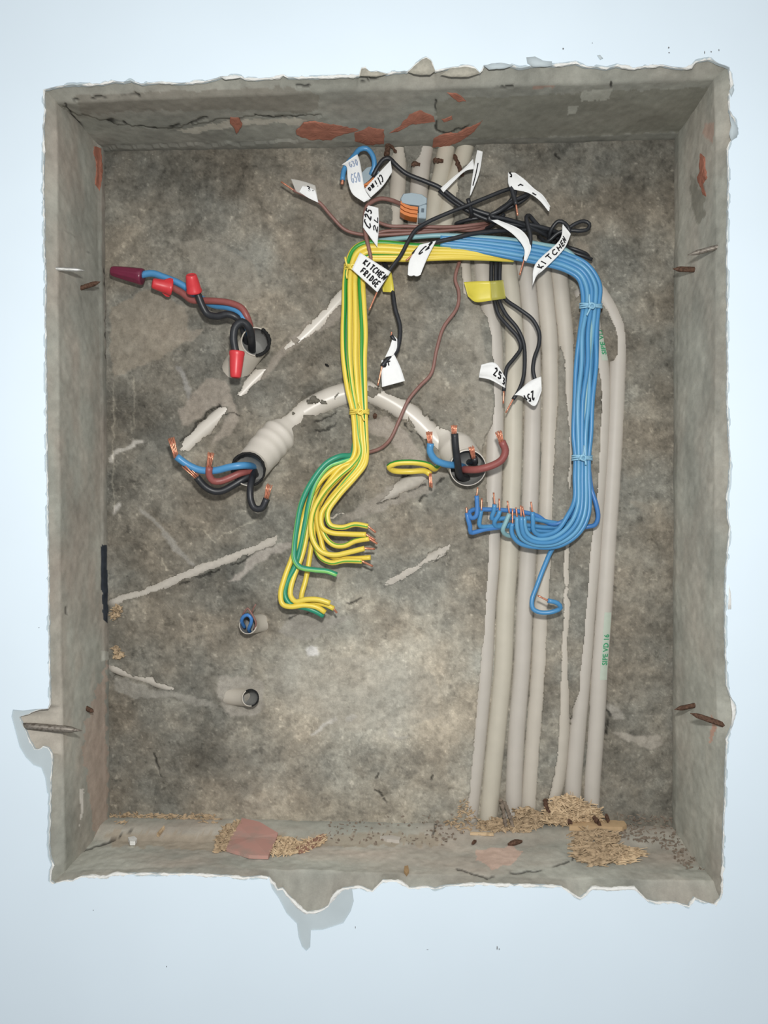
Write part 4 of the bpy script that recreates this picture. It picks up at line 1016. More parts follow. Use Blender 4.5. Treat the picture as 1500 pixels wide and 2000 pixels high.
wire('live_wire', [(905,490,4),(897,512,16),(889,545,20),(896,570,22),(893,600,24),(866,640,26),(853,682,26),(842,730,26),(820,754,28),(798,781,30),(780,820,30),(762,858,26),(744,875,20),(715,885,14)], 3.5, BRN, 'long loose brown wire trailing down to the yellow bundle', 'wire', BRG)

# --- blue wire at the top with label
wire('neutral_wire', [(724,342,40),(731,325,46),(728,304,50),(716,290,52),(702,292,54),(692,304,58),(680,318,62),(672,332,64),(669,352,66)], 5.0, BLU, 'short blue wire hooked out of the orange-levered connector, tip in a white flag', 'wire', None, (668,360,66), .6)

# --- thick cables, left mouth
LM = 'thick cables in the ribbed coupling'
wire('thick_cable', [(500,918,20),(492,911,62),(474,909,92),(450,912,96),(420,919,92),(391,918,92),(367,908,94),(345,892,98)], 7.2, BLU, 'thick blue cable leaving the ribbed coupling to the left', 'cable', LM, (335,854,100), strands=12)
wire('thick_cable', [(502,922,20),(492,920,58),(470,924,80),(447,934,86),(430,940,88),(416,939,92),(408,926,98),(409,912,102)], 7.0, BRN2, 'thick red-brown cable with upright copper end at the ribbed coupling', 'cable', LM, (413,884,104), strands=12)
wire('thick_cable', [(504,926,20),(494,927,58),(475,936,72),(455,948,76),(433,959,78),(416,959,80),(400,950,84),(384,932,90)], 7.4, BLK, 'thick black cable curving left from the ribbed coupling', 'cable', LM, (359,908,94), strands=12)
wire('thick_cable', [(500,915,20),(495,925,66),(489,952,90),(490,978,94),(498,993,96),(511,993,98),(521,974,100)], 6.8, BLK, 'thick black cable hooked downward below the ribbed coupling', 'cable', LM, (528,946,102), strands=12)
# --- thick cables, right mouth
RM = 'thick cables in the right conduit mouth'
wire('thick_cable', [(905,912,16),(892,909,54),(868,906,74),(850,898,82),(840,882,88),(841,866,92)], 7.0, BLU, 'thick blue cable hooked upward at the left of the right conduit mouth', 'cable', RM, (839,842,94), strands=12)
wire('thick_cable', [(912,935,12),(898,928,50),(894,905,74),(890,875,88),(888,847,94)], 7.2, BLK, 'thick black cable standing straight up in front of the right conduit mouth', 'cable', RM, (888,830,96), strands=12)
wire('thick_cable', [(905,918,14),(908,917,48),(932,917,70),(962,909,80),(981,897,86),(987,880,90),(980,862,94)], 7.4, BRN2, 'thick red-brown cable hooked upward right of the right conduit mouth', 'cable', RM, (975,841,96), strands=12)
wire('thick_cable', [(914,902,14),(921,903,40),(928,903,56),(926,894,64)], 6.2, BLK, 'short thick black cable tucked inside the right conduit mouth', 'cable', RM, (921,872,70), strands=12)
# --- thick cables upper left
UM = 'thick cables of the upper left conduit'
wire('thick_cable', [(488,676,16),(484,650,50),(478,626,66),(466,610,64),(445,600,56),(415,595,46),(385,578,40),(361,560,42),(345,551,44),(319,541,46),(297,534,46),(272,538,46)], 6.8, BLU, 'thick blue cable leading to the maroon connector', 'cable', UM)
wire('thick_cable', [(492,674,16),(490,645,50),(483,620,68),(472,602,70),(450,592,66),(420,588,60),(393,587,56),(374,586,54),(357,573,52),(334,560,50)], 6.6, BRN2, 'thick red-brown cable leading to the lying red connector', 'cable', UM)
wire('thick_cable', [(484,678,16),(478,654,48),(470,630,64),(460,619,72),(445,614,74),(424,618,72),(406,614,70),(395,597,74),(386,574,80),(379,560,86)], 7.2, BLK, 'thick black cable bent up into the upright red connector', 'cable', UM)
wire('thick_cable', [(492,690,20),(491,662,70),(486,640,92),(473,629,100),(460,638,104),(456,660,104),(461,692,102)], 7.8, BLK, 'thick black cable looped over the mouth into the hanging red connector', 'cable', UM)

# --- twist-on connectors
def nut(p_wide, p_narrow, r1, r2, mat, label, ribs=0, wings=False, h1=60, h2=60):
    a = P(*p_wide, h1); b = P(*p_narrow, h2); d = b - a; L = d.length; d.normalize()
    k = (D + YB - h1 * PX) / F
    n1 = d.orthogonal().normalized(); n2 = d.cross(n1)
    prof = [(0.0, r1 * .8), (0.0, r1), (.06, r1 * 1.04), (.14, r1 * 1.02), (.2, r1 * .95), (.5, r1 * .6 + r2 * .4), (.8, r1 * .2 + r2 * .8), (.93, r2), (.98, r2 * .9), (1.0, r2 * .74), (.97, r2 * .66), (.97, r2 * .3)]
    seg = 48; V = []; FC = []
    for f, r in prof:
        for i in range(seg):
            an = 2 * math.pi * i / seg; rr = r
            if ribs and .15 < f < .95: rr *= 1 + .05 * (1 if math.sin(an * ribs) > .35 else -.3)
            V.append(a + d * L * f + (n1 * math.cos(an) + n2 * math.sin(an)) * rr * k)
    for j in range(len(prof) - 1):
        for i in range(seg): FC.append((j * seg + i, j * seg + (i + 1) % seg, (j + 1) * seg + (i + 1) % seg, (j + 1) * seg + i))
    m = len(prof) - 1; FC.append(tuple(m * seg + i for i in range(seg))); FC.append(tuple(range(seg - 1, -1, -1)))
    o = mk('twist_connector', V, FC, mat)
    for p in o.data.polygons: p.use_smooth = True
    tag(o, label, 'connector', 'twist-on wire connectors')
    if wings:
        for sgn in (1, -1):
            side = n2 if abs(n2.y) < abs(n1.y) else n1
            q = []
            for f, e in [(.02, 1.0), (.04, 1.38), (.2, 1.42), (.42, 1.05), (.45, .8), (.05, .8)]:
                base = a + d * L * f + side * sgn * e * r1 * k
                oth = d.cross(side) * 1.5 * k
                q += [base + oth, base - oth]
            nn = 6; FCs = [tuple(2 * i for i in range(nn)), tuple(2 * i + 1 for i in range(nn))[::-1]] + [(2 * i, 2 * i + 1, (2 * i + 3) % (2 * nn), (2 * i + 2) % (2 * nn)) for i in range(nn)]
            mk('wing', q, FCs, mat, o, smooth=False)
    return o
nut((279, 541), (217, 529), 15.5, 9.5, MAR, 'maroon ribbed twist-on connector on the blue cable near the left side', ribs=9, h1=46, h2=46)
nut((336, 563), (297, 553), 14.0, 9.8, REDP, 'red twist-on connector lying on its side next to the maroon one', wings=True, h1=50, h2=64)
nut((380, 571), (373, 536), 14.5, 10.5, REDP, 'red twist-on connector standing up on the black cable', wings=False, h1=84, h2=104)
nut((463, 686), (460, 738), 14.5, 10.5, REDP, 'red twist-on connector hanging down below the looped black cable', h1=102, h2=100, wings=False)

# --- lever connectors
def box_geo(c, ax, ay, az, bev=.12):
    """bevelled box; ax, ay, az half-extent vectors"""
    V = []; FC = []
    import itertools
    b = bev
    pts = []
    for sx_ in (-1, 1):
        for sy_ in (-1, 1):
            for sz_ in (-1, 1):
                for t_ in range(3):
                    e = [1 - b, 1 - b, 1 - b]; e[t_] = 1
                    pts.append((sx_ * e[0], sy_ * e[1], sz_ * e[2]))
    import bmesh
    bm = bmesh.new()
    for p in pts: bm.verts.new(p)
    bmesh.ops.convex_hull(bm, input=bm.verts)
    bm.verts.ensure_lookup_table()
    idx = {v: i for i, v in enumerate(bm.verts)}
    V = [Vector(c) + ax * v.co.x + ay * v.co.y + az * v.co.z for v in bm.verts]
    FC = [tuple(idx[v] for v in f.verts) for f in bm.faces]
    bm.free(); return V, FC
def lever_connector(c, hc, wdir, pxw, pxh, dep, label, levers=3, lever_side=-1, rot=0):
    """body: rounded D-shaped block; levers: orange fins fanned on one side"""
    ca, sa = math.cos(rot), math.sin(rot)
    k = (D + YB - hc * PX) / F; o0 = P(c[0], c[1], hc)
    ex = Vector((ca, 0, -sa)) * k; ez = Vector((sa, 0, ca)) * k; ey = Vector((0, -1, 0)) * k
    # D-shaped top profile (in ex/ez) extruded in depth
    prof = [(-24, 2), (-27, 10), (-22, 20), (-6, 23), (14, 21), (25, 14), (25, 4), (12, -2), (-10, -1)]
    top = []
    n = len(prof)
    V = []; 
    for lv, sc in ((-dep * .5, .97), (dep * .42, 1.0), (dep * .5, .94)):
        for a, b in prof: V.append(o0 + ex * a * sc * pxw / 50 + ez * (b * sc) * pxh / 46 + ey * lv)
    FC = [tuple(range(n - 1, -1, -1)), tuple(2 * n + i for i in range(n))]
    for r in range(2):
        for i in range(n): FC.append((r * n + i, r * n + (i + 1) % n, (r + 1) * n + (i + 1) % n, (r + 1) * n + i))
    root = empty('lever_connector', o0 - ey * dep * .5)
    tag(root, label, 'connector')
    mk('housing', V, FC, GREYP, root, smooth=False)
    Vb, Fb = box_geo(o0 + ex * 17.5 * pxw / 50 + ez * -11 * pxh / 46 + ey * -1, ex * 7.5, ez * 14 * pxh / 46, ey * dep * .45, .1)
    mk('housing_side', Vb, Fb, GREYP, root, smooth=False)
    Vb, Fb = box_geo(o0 + ex * 17.5 * pxw / 50 + ez * -10 * pxh / 46 + ey * (dep * .45 - .5), ex * 2.6, ez * 3.6, ey * .8, .1)
    mk('moulded_mark', Vb, Fb, simple('mark_grey', (84, 98, 108), .6), root, smooth=False)
    for i in range(levers):
        zc = -4 - i * 7.0
        pts = [(-26, zc + 7 - i * .5), (-17, zc + 1), (-6, zc - 2), (8, zc - 3)]
        V = []; FC = []
        for (a, b) in pts:
            for dz, dy in ((2.9, .0), (2.9, 1), (-2.9, 1), (-2.9, 0)):
                V.append(o0 + ex * a * pxw / 50 + ez * (b + dz) * pxh / 46 + ey * (dy * dep * .8 - dep * .35 - i * 1.2))
        for r in range(len(pts) - 1):
            for q in range(4): FC.append((r * 4 + q, r * 4 + (q + 1) % 4, (r + 1) * 4 + (q + 1) % 4, (r + 1) * 4 + q))
        FC += [(3, 2, 1, 0), tuple((len(pts) - 1) * 4 + q for q in range(4))]
        mk('lever', V, FC, ORA, root, smooth=False)
    return root
lever_connector((808, 405), 38, 1, 50, 46, 30, 'grey lever connector with orange levers in front of the top conduits', rot=.06)
lever_connector((724, 352), 30, 1, 38, 40, 26, 'lever connector half hidden between the two upper white flags', rot=-.9)

# ------------------------------------------------------------------ paper flags with handwriting
FONT = {
 'K': [[(0,0),(0,1)],[(.6,1),(0,.45),(.65,0)]], 'I': [[(.2,0),(.2,1)]], 'T': [[(0,1),(.7,1)],[(.35,1),(.35,0)]],
 'C': [[(.65,.9),(.3,1),(0,.6),(.05,.15),(.35,0),(.65,.12)]], 'H': [[(0,0),(0,1)],[(.6,0),(.6,1)],[(0,.5),(.6,.5)]],
 'E': [[(.6,1),(0,1),(0,0),(.6,0)],[(0,.5),(.5,.5)]], 'N': [[(0,0),(0,1),(.6,0),(.6,1)]], 'F': [[(.6,1),(0,1),(0,0)],[(0,.5),(.5,.5)]],
 'R': [[(0,0),(0,1),(.5,.95),(.55,.6),(0,.5),(.6,0)]], 'D': [[(0,0),(0,1),(.5,.8),(.55,.3),(0,0)]], 'G': [[(.6,.85),(.3,1),(0,.6),(.05,.15),(.4,0),(.6,.2),(.6,.45),(.35,.45)]],
 '2': [[(0,.8),(.3,1),(.55,.75),(.05,0),(.65,0)]], '5': [[(.6,1),(.1,1),(.05,.55),(.45,.6),(.55,.2),(.25,0),(0,.1)]], '3': [[(0,.95),(.4,1),(.5,.75),(.2,.55),(.55,.35),(.4,0),(0,.05)]],
 '0': [[(.3,1),(.02,.6),(.1,.08),(.4,0),(.6,.45),(.5,.9),(.3,1)]], 'S': [[(.6,.9),(.3,1),(.05,.75),(.5,.4),(.4,.02),(0,.1)]], 'L': [[(.05,1),(0,0),(.6,.05)]],
 'l': [[(.1,1.1),(.1,0)]], 'i': [[(.1,.6),(.12,0)],[(.1,.85),(.12,.92)]], 'm': [[(0,0),(0,.55),(.2,.55),(.25,0),(.28,.5),(.5,.55),(.55,0)]], 'a': [[(.5,.55),(.1,.5),(.02,.1),(.4,.05),(.5,.5),(.55,0)]],
 'r': [[(0,0),(.02,.55),(.15,.5),(.4,.6)]], '/': [[(0,0),(.4,1)]], 'u': [[(0,.6),(.05,.05),(.4,.05),(.45,.6),(.5,0)]], 'Y': [[(0,1),(.3,.5),(.6,1)],[(.3,.5),(.3,0)]],
 '-': [[(0,.5),(.5,.5)]], ' ': []}
class Ribbon:
    def __init__(s, A, B, bulge=2.0):
        s.A = smooth_path(A, 1e9) if False else A; s.B = B; s.bulge = bulge
    def ev(s, arr, t):
        n = len(arr) - 1; x = min(max(t, 0), 1) * n; i = min(int(x), n - 1); f = x - i
        g = lambda j: np.array(arr[min(max(j, 0), n)], float)
        a, b, c, d = g(i - 1) if i > 0 else 2 * g(0) - g(1), g(i), g(i + 1), g(i + 2) if i + 2 <= n else 2 * g(n) - g(n - 1)
        return .5 * ((2 * b) + (c - a) * f + (2 * a - 5 * b + 4 * c - d) * f * f + (3 * b - a - 3 * c + d) * f ** 3)
    def at(s, x, t, lift=0):
        q = s.ev(s.A, t) * (1 - x) + s.ev(s.B, t) * x
        return P(q[0], q[1], q[2] + s.bulge * 4 * x * (1 - x) + lift)
def flag(A, B, label, mat=PAPER, texts=(), bulge=2.0, n=18, m=6, th=.7, ink=INK, cat='label', ragged=0.0, group='white paper flags on the wires', name='paper_flag', parent=None):
    rb = Ribbon(A, B, bulge); V = []; FC = []
    jit = [random.uniform(-ragged, ragged) for _ in range(m + 1)]
    for lift in (0, -th):
        for i in range(n + 1):
            for j in range(m + 1):
                t = i / n; tt = t + (jit[j] if i == n else 0)
                V.append(rb.at(j / m, min(max(tt, 0), 1.0), lift))
    w_ = (n + 1) * (m + 1)
    for i in range(n):
        for j in range(m):
            a = i * (m + 1) + j; FC.append((a, a + 1, a + m + 2, a + m + 1)); FC.append((a + w_, a + m + 1 + w_, a + m + 2 + w_, a + 1 + w_))
    bd = [j for j in range(m + 1)] + [i * (m + 1) + m for i in range(1, n + 1)] + [n * (m + 1) + j for j in range(m - 1, -1, -1)] + [i * (m + 1) for i in range(n - 1, 0, -1)]
    for q in range(len(bd)): a, b = bd[q], bd[(q + 1) % len(bd)]; FC.append((a, b, b + w_, a + w_))
    o = mk(name, V, FC, mat, parent)
    if parent is None: tag(o, label, cat, group)
    for (txt, x0, t0, dx, dt, hx, ht, wgt, ik) in texts:
        # text starts at (x0,t0), advances by (dx,dt) per letter; letter height vector (hx,ht) in ribbon space
        geos = []
        for ci, ch in enumerate(txt):
            for st in FONT.get(ch, []):
                pts = []
                for k in range(len(st)):
                    px_, py_ = st[k]
                    x = x0 + dx * (ci + px_ * .95) + hx * py_; t = t0 + dt * (ci + px_ * .95) + ht * py_
                    pts.append(rb.at(x, t, .35))
                if len(pts) > 1:
                    fine = []
                    for k in range(len(pts) - 1):
                        for s_ in range(3): fine.append(pts[k].lerp(pts[k + 1], s_ / 3))
                    fine.append(pts[-1]); Vt, Ft, _ = tube_geo(fine, wgt * 1.35 * PX, 5, True); geos.append((Vt, Ft))
        if geos:
            Vt, Ft = join_geo(geos); mk('handwriting', Vt, Ft, ik, o)
    return o
flag([(667,322,66),(677,326,72),(679,350,78),(688,378,80),(711,395,76)], [(698,301,70),(703,316,74),(708,345,80),(713,370,80),(724,388,76)], 'long curved white flag on the blue hooked wire with faint writing',
     texts=[('G30', .25, .30, .22, .0, 0.0, -.16, .7, INKF), ('G50', .25, .58, .22, .0, 0.0, -.16, .7, INKF)])
flag([(763,313,56),(738,340,62),(712,369,66)], [(766,336,58),(748,363,64),(724,386,66)], 'white flag with a word in black script left of the arching black wire',
     texts=[('Clima', .2, .42, 0, .11, .55, 0, .9, INK)])
flag([(719,401,60),(711,418,64),(709,444,66)], [(739,406,60),(740,440,64),(737,483,66)], 'narrow white flag with upright digits on the brown wire above the yellow bend',
     texts=[('C25', .12, .86, .0, -.22, -.0, 0, 1.0, INK)] and [('C25', .48, .80, -.02, -.24, -.40, 0, 1.0, INK), ('2L', .92, .72, 0, -.26, -.26, 0, .8, INK)])
flag([(703,493,76),(763,531,80)], [(687,526,78),(737,571,82)], 'square white flag with two lines of black capitals over the yellow bundle', n=10, m=8,
     texts=[('KITCHEN', .40, .22, .01, .112, -.26, .03, 1.05, INK), ('FRIDGE', .82, .27, .01, .112, -.28, .03, 1.05, INK)])
flag([(819,478,72),(800,508,74),(796,539,72)], [(852,470,72),(833,508,76),(820,540,72)], 'curled white flag hanging below the blue bundle, left of the conduits', ragged=.06,
     texts=[('C2', .35, .36, .28, -.12, .03, -.2, .9, INK)])
flag([(568,349,66),(592,354,68),(616,362,68)], [(578,374,66),(600,384,68),(622,396,66)], 'crumpled clear-white flag on the long brown wire near its copper point', mat=CLEAR, texts=[('3r', .55, .62, .0, .2, -.3, 0, .8, INK)])
flag([(592,362,69),(604,366,70),(616,372,70)], [(584,375,67),(603,387,68),(622,396,67)], 'white paper sleeve around the long brown wire')
flag([(959,430,58),(1000,456,66),(1023,484,72),(1023,508,70)], [(972,429,58),(1019,450,66),(1037,481,72),(1028,511,70)], 'blank white flag draped over the blue bundle, left of the one with capitals')
flag([(1099,437,58),(1092,470,66),(1046,515,72),(1040,558,66)], [(1115,457,60),(1101,487,68),(1066,523,72),(1048,538,66)], 'slanted white flag with black capitals draped over the blue bundle',
     texts=[('KITCHEN', .75, .70, -.0, -.075, -.5, 0, .9, INK)])
flag([(992,337,70),(996,366,74),(1030,376,72),(1053,391,68),(1073,415,62)], [(1006,337,70),(1024,350,74),(1043,368,72),(1060,381,68),(1075,403,62)], 'white flag fluttering to a torn point at upper right', ragged=.08,
     texts=[('S', .2, .08, .4, .02, .0, -.1, 1.0, INK), ('r', .4, .3, .0, .12, .35, 0, .9, INK), ('L', .3, .64, .2, .0, 0, -.08, .9, INK)])
flag([(932,293,58),(925,331,62),(917,384,62)], [(943,296,58),(936,338,62),(920,380,62)], 'upright arm of torn white paper tied at the black crossing', texts=[('l', .5, .55, .1, 0, 0, -.22, .8, INK), ('l', .5, .8, .1, 0, 0, -.22, .8, INK)])
flag([(924,310,58),(907,328,56),(884,347,52),(860,368,50)], [(927,330,58),(909,334,56),(888,353,52),(866,376,50)], 'slanting arm of torn white paper tied to the arching black wire')
flag([(935,737,46),(958,742,56),(987,758,60)], [(940,712,50),(967,709,58),(987,737,62)], 'rounded white flag left of the three hanging black wires', bulge=8,
     texts=[('25', .35, .55, .02, .17, .45, 0, 1.1, INK), ('3', .25, .90, .0, .12, .5, 0, 1.0, INK)])
flag([(1057,735,58),(1033,746,60),(1004,772,60)], [(1058,763,56),(1044,793,54),(1018,772,58)], 'crumpled white flag around the two right black wire ends', bulge=5,
     texts=[('25Y', .4, .42, .05, .16, .35, .02, 1.0, INK)])
flag([(745,704,60),(745,730,62),(746,756,60)], [(770,692,60),(782,717,60),(791,744,58)], 'fan-shaped white flag at the end of the wire hanging by the yellow bundle', texts=[('5F', .15, .3, .3, .0, 0, -.28, .9, INK)])
flag([(768,655,56),(762,676,60),(752,698,64)], [(776,662,54),(775,680,58),(768,694,62)], 'twisted strip of white tape up the hanging black wire')
flag([(906,551,28),(935,549,40),(958,549,44)], [(914,579,28),(930,590,40),(960,587,44)], 'yellow tape flag wrapped round the three black wires', mat=YTAPE, bulge=1.5, group=None, name='tape_flag', cat='tape')
tf = bpy.data.objects[[o.name for o in bpy.data.objects if o.name.startswith('tape_flag')][0]]
flag([(957,549,44),(970,548,46),(983,547,40)], [(960,587,44),(974,585,46),(988,583,40)], '', mat=YTAPET, bulge=1.0, parent=tf, name='clear_wrap')
flag([(749,536,30),(746,556,32),(748,570,32)], [(764,530,40),(768,552,42),(770,571,40)], 'small yellow tape tab half hidden by the square white flag', mat=YTAPE, bulge=3, group=None, name='tape_flag', cat='tape')

# ------------------------------------------------------------------ twisted wire ties round the bundles
YPL = simple('yellow_tie', (236, 214, 96), .4, .5, var=.04)
def tie(c, hw, h0_, hb, mat, label, name='wire_tie', r=1.7, tilt=0, tails=()):
    geos = []
    root_v = None
    for q in range(3):
        pts = []
        for i in range(25):
            a = 2 * math.pi * i / 24
            pts.append((c[0] + (hw + 1.5) * math.cos(a), c[1] + (q - 1) * 3.2 + tilt * math.cos(a) + math.sin(a * 2 + q) * 1.2, h0_ + (hb) * math.sin(a)))
        V, FC, _ = tube_geo([P(*p) for p in pts], r * PX, 7, True); geos.append((V, FC))
    kn = [(c[0] - 6, c[1] + 4, h0_ + hb + 2), (c[0], c[1] - 5, h0_ + hb + 5), (c[0] + 7, c[1] - 2, h0_ + hb + 4), (c[0] + 5, c[1] + 5, h0_ + hb + 6), (c[0] - 3, c[1] + 2, h0_ + hb + 7), (c[0] + 1, c[1] - 5, h0_ + hb + 4)]
    V, FC, _ = tube_geo([P(*p) for p in smooth_path(kn, 2)], r * PX * 1.1, 7, True); geos.append((V, FC))
    V, FC = join_geo(geos); o = mk(name, V, FC, mat)
    tag(o, label, 'wire tie', 'twisted ties on the wire bundles')
    for t in tails: tube('tail', [(a, b, h0_ + hb + hh) for a, b, hh in t], r * 1.1, mat, o, segs=7)
    return o
PALE = simple('pale_blue_tie', (142, 190, 216), .4, .5, var=.04)
tie((702, 804), 17, 44, 15, YPL, 'yellow twisted tie low on the yellow bundle above its curve', tails=[[(703,803,4),(704,795,6),(700,786,7)], [(706,806,4),(709,816,5),(712,822,4)]])
tie((687, 521), 13, 46, 14, YPL, 'yellow twisted tie at the top corner of the yellow bundle', tails=[[(678,520,4),(675,508,6),(674,502,6)], [(679,524,4),(677,536,6),(678,544,4)]])
tie((1154, 597), 20, 45, 14, PALE, 'pale blue twisted tie high on the blue bundle', tails=[[(1152,597,4),(1151,586,6),(1151,575,6)], [(1154,600,5),(1150,608,6),(1146,616,6)]])
tie((1137, 894), 18, 45, 14, PALE, 'pale blue twisted tie low on the blue bundle', tails=[[(1139,892,4),(1141,882,6),(1141,870,6)], [(1141,896,4),(1144,903,6),(1144,908,6)]])

# ------------------------------------------------------------------ small blue and brown loops in the lower stub
wire('looped_wire', [(478,1226,30),(472,1212,50),(476,1204,56),(484,1201,58),(491,1208,58),(490,1218,54),(486,1228,44),(488,1234,30)], 3.6, BLU2, 'blue wire looped inside the small white stub', 'wire')
wire('looped_wire', [(470,1212,34),(477,1196,58),(484,1188,62),(490,1196,62),(497,1208,60),(500,1218,56),(496,1230,44)], 2.0, BRN, 'thin brown wire loop standing over the small white stub', 'wire')
wire('looped_wire', [(492,1200,52),(494,1190,62),(500,1180,66)], 1.4, BRN, 'tiny brown wire tail above the small white stub', 'wire')

# ------------------------------------------------------------------ nails in the side walls and rusty ties
def nail(a, b, y, r, mat, label, head=True, y2=None):
    A = PY(a[0], a[1], y); B = PY(b[0], b[1], y if y2 is None else y2)
    d = B - A; k = (D + y) / F; n = 14
    pts = [A - d * .25] + [A + d * i / n for i in range(n + 1)]
    rr = [r * k] * (n - 3) + [r * k * .95, r * k * .8, r * k * .55, r * k * .3, r * k * .08]
    rr = rr[:len(pts)]; 
    V, FC, _ = tube_geo(pts, rr, 6, True)
    V = [v + Vector((random.uniform(-1, 1), random.uniform(-1, 1), random.uniform(-1, 1))) * .00012 for v in V]
    o = mk('nail', V, FC, mat, smooth=True)
    tag(o, label, 'nail', 'nails sticking out of the sides'); return o
nail((108, 525), (166, 528), .014, 4.2, STEEL, 'bright pointed nail high on the left side', y2=.020)
nail((160, 562), (196, 550), .060, 4.6, RUST, 'stubby rusty nail just below the bright one on the left', y2=.06)
nail((67, 1419), (160, 1427), .006, 7.0, NAIL, 'long worn nail in the notch at lower left', y2=.012)
nail((169, 1383), (183, 1391), .064, 4.5, RUST, 'tiny rusty nail stub above the notch nail', y2=.062)
nail((1401, 483), (1343, 498), .016, 5.2, NAIL, 'worn nail high on the right side, nearer the front', y2=.024)
nail((1357, 527), (1314, 525), .062, 5.4, RUST, 'short dark nail high on the right side, deeper in', y2=.064)
nail((1359, 1377), (1317, 1386), .060, 4.8, RUST, 'dark nail low on the right side, deeper in', y2=.064)
nail((1403, 1412), (1348, 1393), .014, 5.8, RUST, 'rusty nail low on the right side, nearer the front', y2=.022)
def lump(name, pts, r, mat, label, cat, group=None):
    sp = smooth_path(pts, 3); p3 = [P(*q) for q in sp]
    rr = [r * PX * random.uniform(.6, 1.25) for _ in sp]; rr[0] *= .5; rr[-1] *= .5
    V, FC, _ = tube_geo(p3, rr, 8, True)
    V = [v + Vector((random.uniform(-1, 1), random.uniform(-1, 1), random.uniform(-1, 1))) * r * PX * .28 for v in V]
    return tag(mk(name, V, FC, mat, smooth=False), label, cat, group)
RT = 'rusted iron ties among the top conduits'
lump('rusty_tie', [(761,272,2),(758,288,12),(754,305,14)], 5.5, RUST, 'large flaking rusted tie left of the top conduits', 'rusty tie', RT)
lump('rusty_tie', [(764,284,10),(774,298,8)], 3, RUST, 'small rusty spur beside the large flaking tie', 'rusty tie', RT)
lump('rusty_tie', [(804,322,8),(812,319,10),(820,321,8)], 4.5, RUST, 'short rusty tie across the thick top conduit, left one', 'rusty tie', RT)
lump('rusty_tie', [(846,312,8),(856,314,10),(866,314,8)], 4.5, RUST, 'short rusty tie between the middle top conduits', 'rusty tie', RT)
lump('rusty_tie', [(887,302,4),(893,316,8),(899,332,8),(904,344,6)], 4.2, RUST, 'long slanting rusty tie on the rightmost top conduit', 'rusty tie', RT)
lump('rusty_tie', [(732,808,0),(733,812,3),(731,816,2)], 4, RUST, 'small brown rusty bit under the arching conduit', 'rusty tie', RT)
lump('dropping', [(635,711,2),(642,716,3)], 2.2, BURN, 'small dark pellet stuck to the wall left of the yellow bundle', 'debris')
lump('rusty_tie', [(1172,600,10),(1176,605,8)], 4, RUST, 'rusty bit beside the upper pale blue tie', 'rusty tie', RT)

# ------------------------------------------------------------------ debris on the ledge
def ledge(u, v, up=0.0):
    q = PY(u, v, depth_at('bottom', u, v)); q.z += up; return q
def shavings(name, poly, n, mat, label, hmax, lmin, lmax, width=.0007, base=True, group=None, cat='wood shavings', ang=None, wallside=None):
    xs = [p[0] for p in poly]; ys = [p[1] for p in poly]; geos = []; cnt = 0
    cxm, cym = sum(xs) / len(xs), sum(ys) / len(ys)
    PA_ = poly
    while cnt < n:
        u = random.uniform(min(xs), max(xs)); v = random.uniform(min(ys), max(ys))
        if not in_poly(np.array([u]), np.array([v]), PA_)[0]: continue
        cnt += 1
        if v < 1608 or wallside:   # heap leaning on the back wall
            c = P(u, v, random.uniform(1, 1 + hmax * 1.0))
        else:
            c = ledge(u, v, random.uniform(0.0003, .0005 + hmax * .0004))
        L = random.uniform(lmin, lmax)
        th = random.gauss(0, 1.0) if ang is None else random.gauss(ang, .5)
        d = Vector((math.cos(th), random.uniform(-.5, .5), math.sin(th) * .6)).normalized()
        c = c + Vector((random.gauss(0, .0012), random.gauss(0, .0006), abs(random.gauss(0, .0008))))
        s = d.cross(Vector((random.uniform(-.4, .4), -1, random.uniform(0, .8)))).normalized(); t = d.cross(s).normalized()
        w1 = width * random.choice([.5, .7, 1.0, 1.3, 1.8]); t1 = width * .25
        bow = t * L * random.uniform(-.12, .12)
        V = []
        for f, ww in ((-.5, .5), (0, 1), (.5, .4)):
            o = c + d * L * f + (bow if f == 0 else Vector((0, 0, 0)))
            V += [o + s * w1 * ww + t * t1, o - s * w1 * ww + t * t1, o - s * w1 * ww - t * t1, o + s * w1 * ww - t * t1]
        FC = [(0, 1, 2, 3)[::-1], (8, 9, 10, 11)]
        for r in (0, 4):
            for k in range(4): FC.append((r + k, r + (k + 1) % 4, r + 4 + (k + 1) % 4, r + 4 + k))
        geos.append((V, FC))
    V, FC = join_geo(geos); o = mk(name, V, FC, mat, smooth=False)
    return tag(o, label, cat, group, 'stuff')
WD2 = simple('brown_wood_shavings', (164, 144, 118), .9, .1, var=.3, scale=230, dirt=(96, 80, 62))
shavings('wood_shavings', [(1062,1598),(1070,1572),(1085,1560),(1110,1556),(1130,1562),(1150,1572),(1168,1582),(1172,1602),(1140,1612),(1100,1616),(1070,1612)], 900, WOOD, 'heap of pale wood shavings at the foot of the right conduits', 14, .004, .013)
shavings('wood_shavings', [(1005,1584),(1030,1578),(1060,1592),(1068,1606),(1056,1618),(1020,1622),(1004,1602)], 380, WD2, 'ragged brown shavings between the middle conduits and the pale heap', 10, .003, .009)
shavings('wood_shavings', [(1120,1626),(1198,1626),(1206,1650),(1230,1668),(1214,1684),(1180,1694),(1150,1690),(1122,1680)], 520, WD2, 'flat spread of loose wood shavings on the ledge at right', 6, .005, .016, ang=.1)
shavings('wood_shavings', [(1196,1655),(1252,1662),(1256,1672),(1220,1690),(1200,1688)], 120, WOOD, 'a few long pale splinters trailing right from the ledge shavings', 2, .006, .016, ang=-.05)
shavings('wood_shavings', [(936,1612),(960,1600),(1000,1600),(1030,1610),(1056,1618),(1030,1628),(980,1628),(940,1624)], 420, WD2, 'thin brown shavings under the leftmost conduits', 5, .003, .008)
